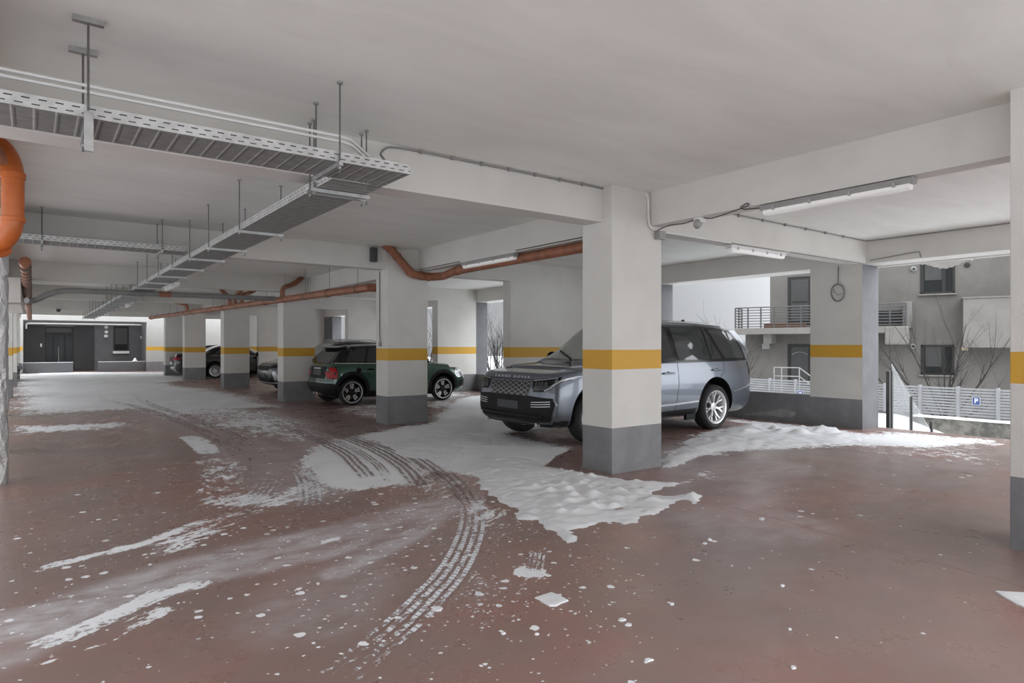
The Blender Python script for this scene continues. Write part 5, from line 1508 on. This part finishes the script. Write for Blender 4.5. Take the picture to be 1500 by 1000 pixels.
for side, s in (('left', -1), ('right', 1)):
    P = lambda poly, nm, m, par=root, **k: patch(sk, poly, side, nm, m, par, **k)
    band = P([(1.12, .955), (1.38, 1.14), (1.62, 1.295), (1.9, 1.345), (2.5, 1.355), (3.2, 1.335), (3.46, 1.30), (3.62, 1.15), (3.74, .985), (3.3, .975), (2.4, .965)], 'window_surround', M['black'], out=.004)
    P([(1.34, .985), (1.52, 1.12), (1.70, 1.275), (1.95, 1.325), (2.30, 1.330), (2.34, .99)], 'front_door_window', M['tint'], band, out=.010)
    P([(2.42, .99), (2.38, 1.332), (2.86, 1.325), (2.98, 1.0)], 'rear_door_window', M['tint'], band, out=.010)
    P([(3.04, 1.0), (2.92, 1.322), (3.22, 1.305), (3.34, 1.28), (3.46, 1.10), (3.50, 1.0)], 'rear_quarter_window', M['tint'], band, out=.010)
    strip(sk, [(1.14, .952), (2.0, .962), (3.0, .97), (3.78, .982)], .018, side, 'belt_trim', M['chrome'], root, out=.012)
    strip(sk, [(2.36, .955), (2.35, .6), (2.33, .32)], .007, side, 'door_gap', M['matblack'], root, out=.002)
    strip(sk, [(3.02, .965), (3.00, .82), (2.90, .66)], .007, side, 'door_gap', M['matblack'], root, out=.002)
    strip(sk, [(1.12, .93), (1.16, .6), (1.2, .34)], .007, side, 'door_gap', M['matblack'], root, out=.002)
    P([(1.18, .22), (1.16, .33), (3.00, .33), (2.98, .22)], 'sill', M['matblack'], out=.010)
    # arch trims
    for wx in WX:
        cz = WR + .02; out_, in_ = .450, .372
        a0, a1 = (-.10, PI + .10)
        poly = [(wx + out_ * math.cos(a0 + (a1 - a0) * i / 20), max(.23, cz + out_ * math.sin(a0 + (a1 - a0) * i / 20))) for i in range(21)]
        poly += [(wx + in_ * math.cos(a1 + (a0 - a1) * i / 20), max(.23, cz + in_ * math.sin(a1 + (a0 - a1) * i / 20))) for i in range(21)]
        P(poly, 'arch_trim', M['matblack'], out=.010, res=.08)
        wheel(root, (wx, s * (.862 - .108), WR), WR, .205, .250, 'double', 5, M['tyre'], M['alloy'], M['black'], s)
    for x, z in ((2.90, .83), (2.22, .82)):
        pk, _ = sk.ray((x, s * 6, z), (0, -s, 0))
        MB().box(x - .10, x + .08, min(pk.y - s * .004, pk.y + s * .03), max(pk.y - s * .004, pk.y + s * .03), z - .012, z + .014).build('door_handle', M['black'], root, bevel=.006)
        MB().lathe(pk + Vector((-.01, -s * .001, -.006)), (0, s, 0), [(.045, 0), (.043, .003), (.01, .002)], 20).build('handle_recess', M['matblack'], root)
    # tail lamp wrapping the corner
    P([(3.74, .62), (3.73, .78), (3.76, .885), (3.83, .90), (3.92, .89), (3.96, .62)], 'tail_lamp_frame', M['matblack'], out=.010, res=.04)
    tl = P([(3.755, .635), (3.745, .78), (3.775, .87), (3.83, .882), (3.91, .872), (3.955, .635)], 'tail_lamp', M['redlamp'], out=.018, res=.04)
    strip(sk, [(3.79, .68), (3.79, .76), (3.87, .76)], .025, side, 'lamp_core', M['black'], tl, out=.022)
    # headlamp ring
    ring_ = [(.30 + .15 * math.cos(a), .715 + .13 * math.sin(a)) for a in [2 * PI * i / 24 for i in range(24)]]
    hl = P(ring_, 'headlamp_ring', M['chrome'], out=.012, res=.04)
    P([(.30 + (q[0] - .30) * .85, .715 + (q[1] - .715) * .85) for q in ring_], 'headlamp_glass', M['lampwhite'], hl, out=.020, res=.04)
    P([(.06, .36), (.05, .52), (.30, .50), (.36, .34)], 'bumper_corner', M['matblack'], out=.006)
    P([(3.55, .22), (3.50, .30), (3.72, .46), (3.97, .50), (3.98, .24)], 'rear_bumper_corner', M['matblack'], out=.008)
    mir = MB().lathe((1.40, s * .98, 1.00), (1, 0, 0), [(.02, -.08), (.07, -.05), (.088, 0), (.08, .06)], 16).build('door_mirror', M['black'], root, smooth=60)
    MB().bar((1.42, s * .80, .955), (1.40, s * .92, .98), .05, .035).build('mirror_arm', M['matblack'], mir)
# filler cap on the right flank
pk, _ = sk.ray((3.21, 6, .815), (0, -1, 0))
MB().lathe(pk + Vector((0, -.006, 0)), (0, 1, 0), [(.068, 0), (.068, .014), (.05, .018), (.048, .012), (.02, .014)], 28).build('filler_cap', M['black'], root, smooth=40)
# tailgate
B = lambda poly, nm, m, par=root, **k: patch(sk, poly, 'rear', nm, m, par, **k)
B([(-.66, .985), (-.52, 1.27), (.52, 1.27), (.66, .985)], 'rear_window', M['tint'], out=.008)
tg = B([(-.50, .62), (-.52, .90), (.52, .90), (.50, .62)], 'tailgate_panel', M['matblack'], out=.006)
B([(-.27, .70), (-.27, .82), (.27, .82), (.27, .70)], 'number_plate', M['plate'], tg, out=.022)
strip(sk, [(-.24, .855), (.24, .855)], .035, 'rear', 'plate_handle', M['chrome'], tg, out=.03)
B([(-.84, .47), (-.80, .52), (.80, .52), (.84, .47), (.80, .24), (-.80, .24)], 'rear_bumper', M['matblack'], out=.016, res=.07)
strip(sk, [(-.80, .585), (.80, .585)], .012, 'rear', 'tailgate_gap', M['matblack'], root, out=.003)
sp_ = [(-.02, 0), (.19, -.035), (.20, -.055), (.05, -.075), (-.04, -.06)]
MB().prism(sp_, (3.42, -.55, 1.385), (1, 0, 0), (0, 0, 1), (0, 1, 0), 1.10).build('roof_spoiler', M['black'], root, bevel=.012)
for s in (-1, 1):
    MB().cyl((3.84, s * .10, .27), (3.99, s * .10, .27), .042, 16).build('exhaust_tip', M['chrome'], root)
patch(sk, [(1.78, -.52), (1.78, .52), (3.42, .50), (3.42, -.50)], 'above', 'roof_panel', M['black'], root, out=.006, res=.1)
patch(sk, [(-.70, 1.02), (-.62, 1.16), (-.50, 1.32), (.50, 1.32), (.62, 1.16), (.70, 1.02)], 'front', 'windscreen', M['tint'], root, out=.006)
F = lambda poly, nm, m, par=root, **k: patch(sk, poly, 'front', nm, m, par, **k)
F([(-.42, .68), (.42, .68), (.50, .45), (.44, .30), (-.44, .30), (-.50, .45)], 'grille', M['matblack'], out=.008)
strip(sk, [(-.42, .68), (.42, .68), (.50, .45), (.44, .30)], .02, 'front', 'grille_trim', M['chrome'], root, out=.014)
strip(sk, [(.42, .82), (1.0, .90)], .010, 'left', 'bonnet_gap', M['matblack'], root, out=.003); strip(sk, [(.42, .82), (1.0, .90)], .010, 'right', 'bonnet_gap', M['matblack'], root, out=.003)
MB().tube([(3.30, 0, 1.37), (3.36, 0, 1.50)], .006, 6).build('roof_aerial', M['black'], root)
MB().box(.5, 3.7, -.55, .55, .16, .28).build('underbody', M['matblack'], root, bevel=.03)
stretch(root, 1.055)
# ================================================================= FURTHER CARS
def simple_car(c, loc, rz, label, name, paint, WX, WR, arch, glass, rimR, style, n, lamps):
    root = empty(name, loc, rz, label, 'car')
    me = car_shell(c, 120, 56); sk = Skin(me); w = c['w']
    link('body', cut_arches(me, [(x, WR + .02) for x in WX], arch, w, .62 * w, [paint, M['matblack']]), root)
    for side, s in (('left', -1), ('right', 1)):
        P = lambda poly, nm, m, par=root, **k: patch(sk, poly, side, nm, m, par, **k)
        band = P(glass['band'], 'window_surround', M['black'], out=.004, res=.07)
        for k, pane in enumerate(glass['panes']): P(pane, ('front_door_window', 'rear_door_window', 'rear_quarter_window')[k], M['tint'], band, out=.010, res=.07)
        strip(sk, glass['belt'], .018, side, 'belt_trim', M['chrome'], root, out=.010)
        for ln in glass['gaps']: strip(sk, ln, .008, side, 'door_gap', M['matblack'], root, out=.002)
        for (x, z) in glass['handles']:
            pk, _ = sk.ray((x, s * 6, z), (0, -s, 0))
            MB().box(x - .11, x + .09, min(pk.y - s * .004, pk.y + s * .03), max(pk.y - s * .004, pk.y + s * .03), z - .012, z + .014).build('door_handle', M['chrome'], root, bevel=.006)
        P([(WX[0] + arch - .02, c['zb'] + .02), (WX[0] + arch - .03, c['zb'] + .12), (WX[1] - arch + .03, c['zb'] + .12), (WX[1] - arch + .02, c['zb'] + .02)], 'sill', M['matblack'], out=.010, res=.1)
        for wx in WX: wheel(root, (wx, s * (w - .125), WR), WR, .22, rimR, style, n, M['tyre'], M['alloy'], M['black'], s)
        for (view, poly, nm, m) in lamps: patch(sk, poly, view, nm, M[m], root, out=.012, flip=(s > 0), res=.06)
        mir = MB().lathe((glass['mirror'][0], s * (w + .10), glass['mirror'][1]), (1, 0, 0), [(.02, -.08), (.075, -.05), (.095, 0), (.085, .06)], 14).build('door_mirror', M['black'], root, smooth=60)
        MB().bar((glass['mirror'][0] + .02, s * (w - .08), glass['mirror'][1] - .06), (glass['mirror'][0], s * (w + .05), glass['mirror'][1] - .03), .05, .04).build('mirror_arm', M['matblack'], mir)
    patch(sk, glass['screen'], 'front', 'windscreen', M['screen'], root, out=.006, res=.07)
    patch(sk, glass['rear'], 'rear', 'rear_window', M['tint'], root, out=.006, res=.07)
    MB().box(.6, c['L'] - .5, -.55, .55, c['zb'] - .05, c['zb'] + .08).build('underbody', M['matblack'], root, bevel=.03)
    return root, sk
SUV = dict(L=4.45, w=.92, zb=.24, sill=.09, zf=[.32, .6, .84], yf=[.955, .99, 1.0, .985, .94], wr=.60, t7=.07, t8=.15, hoodh=.10, roofh=.50, mid=2.6, lag=.2, rlag=.10,
           top=[(0, .93), (.12, .95), (.4, 1.02), (1.1, 1.10), (1.25, 1.14), (1.6, 1.37), (1.95, 1.58), (2.2, 1.635), (2.7, 1.655), (3.5, 1.62), (3.95, 1.55), (4.45, 1.45)],
           belt=[(0, .88), (.4, .94), (1.2, 1.0), (2.4, 1.03), (4.45, 1.10)],
           nose=[(.2, .26), (.28, .12), (.4, .03), (.55, .0), (.72, .015), (.86, .06), (.94, .13), (1.0, .22), (1.06, .3)],
           tail=[(.2, 4.2), (.3, 4.36), (.45, 4.44), (.65, 4.45), (.9, 4.42), (1.1, 4.36), (1.3, 4.20), (1.45, 4.05), (1.6, 3.95)],
           nx=.02, nf=[(.45, 0), (.72, .03), (.87, .09), (.95, .18), (.985, .33)], xs=[.62, .95, 1.2, 1.45, 1.7, 1.95, 2.25, 2.8, 3.4, 3.7], tx=4.0, tf=[(.985, .3), (.96, .16), (.9, .07), (.75, .02), (.5, 0)])
gl = dict(band=[(1.42, 1.055), (1.75, 1.28), (2.1, 1.50), (2.5, 1.555), (3.3, 1.545), (3.8, 1.48), (4.15, 1.14), (3.0, 1.075)], panes=[[(1.6, 1.075), (1.85, 1.27), (2.15, 1.475), (2.5, 1.525), (2.54, 1.08)], [(2.62, 1.085), (2.6, 1.525), (3.25, 1.515), (3.38, 1.105)], [(3.46, 1.11), (3.36, 1.50), (3.75, 1.44), (3.98, 1.14)]],
          belt=[(1.42, 1.045), (2.8, 1.06), (4.1, 1.11)], gaps=[[(2.58, 1.03), (2.56, .6), (2.5, .36)], [(1.4, 1.0), (1.36, .4)]], handles=[(2.42, .93), (3.35, .96)], mirror=(1.66, 1.12),
          screen=[(-.72, 1.16), (-.52, 1.54), (.52, 1.54), (.72, 1.16)], rear=[(-.6, 1.15), (-.5, 1.42), (.5, 1.42), (.6, 1.15)])
M['graypaint'] = car_paint('graphite_paint', (.085, .088, .092, 1), .5, .34, .15)
rs, sk = simple_car(SUV, (5.80, 20.98, 0), 0, 'graphite grey crossover nosing out behind the third column', 'crossover_car', M['graypaint'], (.86, 3.5), .345, .42, gl, .235, 'thin', 10,
                    [('front', [(.50, .80), (.66, .85), (.86, .88), (.84, .80), (.62, .76)], 'headlight', 'black'), ('front', [(.58, .46), (.56, .62), (.74, .66), (.78, .50)], 'fog_lamp', 'lamp'),
                     ('front', [(.82, .40), (.76, .66), (.84, .70), (.90, .44)], 'bumper_fin', 'lampwhite'), ('rear', [(.55, .82), (.55, .98), (.86, 1.0), (.88, .82)], 'tail_lamp', 'redlamp')])
patch(sk, [(-.50, .70), (-.54, .84), (.54, .84), (.50, .70)], 'front', 'grille', M['matblack'], rs, out=.01)
patch(sk, [(-.80, .56), (.80, .56), (.74, .28), (-.74, .28)], 'front', 'bumper_intake', M['matblack'], rs, out=.006, res=.08)
patch(sk, [(-.26, .50), (.26, .50), (.26, .61), (-.26, .61)], 'front', 'number_plate', M['plate'], rs, out=.02)
strip(sk, [(-.80, .33), (.80, .33)], .03, 'front', 'skid_bar', M['alloy'], rs, out=.02)
for s in (-1, 1): MB().tube([(2.1, s * .50, 1.62), (2.3, s * .50, 1.675), (3.4, s * .49, 1.66), (3.6, s * .49, 1.61)], .016, 8).build('roof_rail', M['chrome'], rs, smooth=60)

SED = dict(L=4.75, w=.92, zb=.19, sill=.09, zf=[.33, .6, .84], yf=[.955, .99, 1.0, .985, .93], wr=.56, t7=.06, t8=.13, hoodh=.09, roofh=.45, mid=2.6, lag=.2, rlag=-.12,
           top=[(0, .74), (.12, .76), (.5, .86), (1.3, .96), (1.5, 1.03), (1.95, 1.28), (2.25, 1.41), (2.6, 1.46), (3.1, 1.45), (3.55, 1.36), (4.0, 1.15), (4.2, 1.08), (4.6, 1.06), (4.75, 1.04)],
           belt=[(0, .70), (.5, .80), (1.4, .88), (2.6, .92), (4.2, .96), (4.75, .95)],
           nose=[(.15, .24), (.22, .10), (.35, .02), (.48, .0), (.6, .02), (.72, .07), (.78, .14), (.82, .25), (.86, .32)],
           tail=[(.15, 4.5), (.25, 4.66), (.4, 4.74), (.55, 4.75), (.8, 4.72), (.95, 4.67), (1.04, 4.60), (1.1, 4.5)],
           nx=.02, nf=[(.45, 0), (.72, .03), (.87, .10), (.95, .20), (.985, .36)], xs=[.66, 1.0, 1.35, 1.55, 1.8, 2.05, 2.3, 2.7, 3.1, 3.5, 3.8, 4.05], tx=4.42, tf=[(.985, .3), (.96, .16), (.9, .07), (.75, .02), (.5, 0)])
gs = dict(band=[(1.62, .945), (2.0, 1.16), (2.35, 1.33), (2.7, 1.375), (3.1, 1.365), (3.5, 1.27), (3.92, 1.0), (2.8, .965)], panes=[[(1.8, .97), (2.1, 1.16), (2.4, 1.305), (2.62, 1.34), (2.66, .98)], [(2.74, .985), (2.70, 1.345), (3.08, 1.335), (3.4, 1.26), (3.5, 1.0)], [(3.55, 1.005), (3.47, 1.23), (3.80, 1.02)]],
          belt=[(1.62, .935), (2.8, .955), (3.9, .985)], gaps=[[(2.7, .93), (2.68, .5), (2.64, .3)], [(3.6, .95), (3.5, .7)], [(1.55, .9), (1.5, .34)]], handles=[(2.52, .84), (3.4, .87)], mirror=(1.9, 1.02),
          screen=[(-.68, 1.02), (-.50, 1.38), (.50, 1.38), (.68, 1.02)], rear=[(-.55, 1.12), (-.46, 1.36), (.46, 1.36), (.55, 1.12)])
M['blackpaint'] = car_paint('black_car_paint', (.012, .013, .016, 1), .3, .25, .22)
LS = [('rear', [(.42, .74), (.40, .86), (.88, .90), (.89, .76)], 'tail_lamp', 'redlamp'), ('front', [(.48, .60), (.56, .70), (.86, .74), (.84, .64)], 'headlight', 'lampwhite')]
def plates(r, sk_, L):
    patch(sk_, [(-.26, .56), (.26, .56), (.26, .67), (-.26, .67)], 'rear', 'number_plate', M['signwhite'], r, out=.02)
    patch(sk_, [(-.26, .36), (.26, .36), (.26, .47), (-.26, .47)], 'front', 'front_plate', M['signwhite'], r, out=.02)
    patch(sk_, [(-.40, .52), (.40, .52), (.38, .68), (-.38, .68)], 'front', 'grille', M['matblack'], r, out=.008)
    strip(sk_, [(-.80, .33), (.80, .33)], .03, 'rear', 'bumper_strip', M['chrome'], r, out=.015)
rd, sk = simple_car(SED, (10.35, 32.45, 0), PI, 'black saloon between the fourth and fifth columns, half hidden', 'saloon_car', M['blackpaint'], (.92, 3.7), .335, .40, gs, .24, 'thin', 12, LS)
plates(rd, sk, 4.75)
re_, sk = simple_car(SED, (10.10, 34.80, 0), PI, 'dark saloon showing only its tail beside the farthest column', 'saloon_car', M['blackpaint'], (.92, 3.7), .335, .40, gs, .24, 'thin', 12, LS)
plates(re_, sk, 4.75)
rf, sk = simple_car(SED, (-.36, 34.2, 0), PI, 'dark car with a white front peeping past the left columns', 'saloon_car', M['blackpaint'], (.92, 3.7), .335, .40, gs, .24, 'thin', 12, LS)
plates(rf, sk, 4.75)
for r in (rd, re_): stretch(r, 1.05)
# ================================================================= camera, sky, lamps
cam = bpy.data.cameras.new('camera'); co = bpy.data.objects.new('camera', cam); COL.objects.link(co)
co.location = (0, 0, CAM_H); co.rotation_euler = (PI / 2, 0, -YAW)
cam.sensor_width = 36; cam.lens = FPX / 1500 * 36; cam.shift_y = (HZ - 500) / 1500
cam.clip_start = .05; cam.clip_end = 500
SC.camera = co
w = bpy.data.worlds.new('overcast_sky'); SC.world = w; w.use_nodes = True
nt = w.node_tree; bg = nt.nodes['Background']
tc = nt.nodes.new('ShaderNodeTexCoord'); sp = nt.nodes.new('ShaderNodeSeparateXYZ')
nt.links.new(tc.outputs['Generated'], sp.inputs[0])
dot = nt.nodes.new('ShaderNodeVectorMath'); dot.operation = 'DOT_PRODUCT'
nt.links.new(tc.outputs['Generated'], dot.inputs[0]); dot.inputs[1].default_value = SKY_DIR
mr = nt.nodes.new('ShaderNodeMapRange'); mr.interpolation_type = 'SMOOTHSTEP'
nt.links.new(dot.outputs['Value'], mr.inputs[0]); mr.inputs[1].default_value = -.02; mr.inputs[2].default_value = 1.0
mr.inputs[3].default_value = 1.0; mr.inputs[4].default_value = SKY_GAIN
bg.inputs[0].default_value = (.93, .96, 1.0, 1)
mu = nt.nodes.new('ShaderNodeMath'); mu.operation = 'MULTIPLY'; zr = nt.nodes.new('ShaderNodeMapRange'); zr.interpolation_type = 'SMOOTHSTEP'; nt.links.new(sp.outputs[2], zr.inputs[0])
zr.inputs[1].default_value = .22; zr.inputs[2].default_value = .95; zr.inputs[3].default_value = 0; zr.inputs[4].default_value = ZEN
l2 = nt.nodes.new('ShaderNodeVectorMath'); l2.operation = 'DOT_PRODUCT'; nt.links.new(tc.outputs['Generated'], l2.inputs[0]); l2.inputs[1].default_value = SKY_DIR2
m2 = nt.nodes.new('ShaderNodeMapRange'); m2.interpolation_type = 'SMOOTHSTEP'; nt.links.new(l2.outputs['Value'], m2.inputs[0])
m2.inputs[1].default_value = .1; m2.inputs[2].default_value = 1.0; m2.inputs[3].default_value = 0; m2.inputs[4].default_value = SKY_GAIN2
ad = nt.nodes.new('ShaderNodeMath'); ad.operation = 'ADD'; nt.links.new(mr.outputs[0], ad.inputs[0]); nt.links.new(zr.outputs[0], ad.inputs[1])
a2 = nt.nodes.new('ShaderNodeMath'); a2.operation = 'ADD'; nt.links.new(ad.outputs[0], a2.inputs[0]); nt.links.new(m2.outputs[0], a2.inputs[1])
nt.links.new(a2.outputs[0], mu.inputs[0]); mu.inputs[1].default_value = SKY_BASE
nt.links.new(mu.outputs[0], bg.inputs[1])
vs = SC.view_settings; vs.view_transform = 'Standard'; vs.look = 'None'; vs.gamma = 1; vs.use_curve_mapping = False
vs.exposure = EXPO
SC.display_settings.display_device = 'sRGB'
cy = SC.cycles
cy.max_bounces = 12; cy.diffuse_bounces = 8; cy.glossy_bounces = 4; cy.transparent_max_bounces = 12
cy.use_denoising = True; cy.use_adaptive_sampling = False; cy.denoising_prefilter = 'ACCURATE'; cy.denoising_input_passes = 'RGB_ALBEDO_NORMAL'; cy.sample_clamp_indirect = 6; cy.caustics_reflective = False; cy.caustics_refractive = False
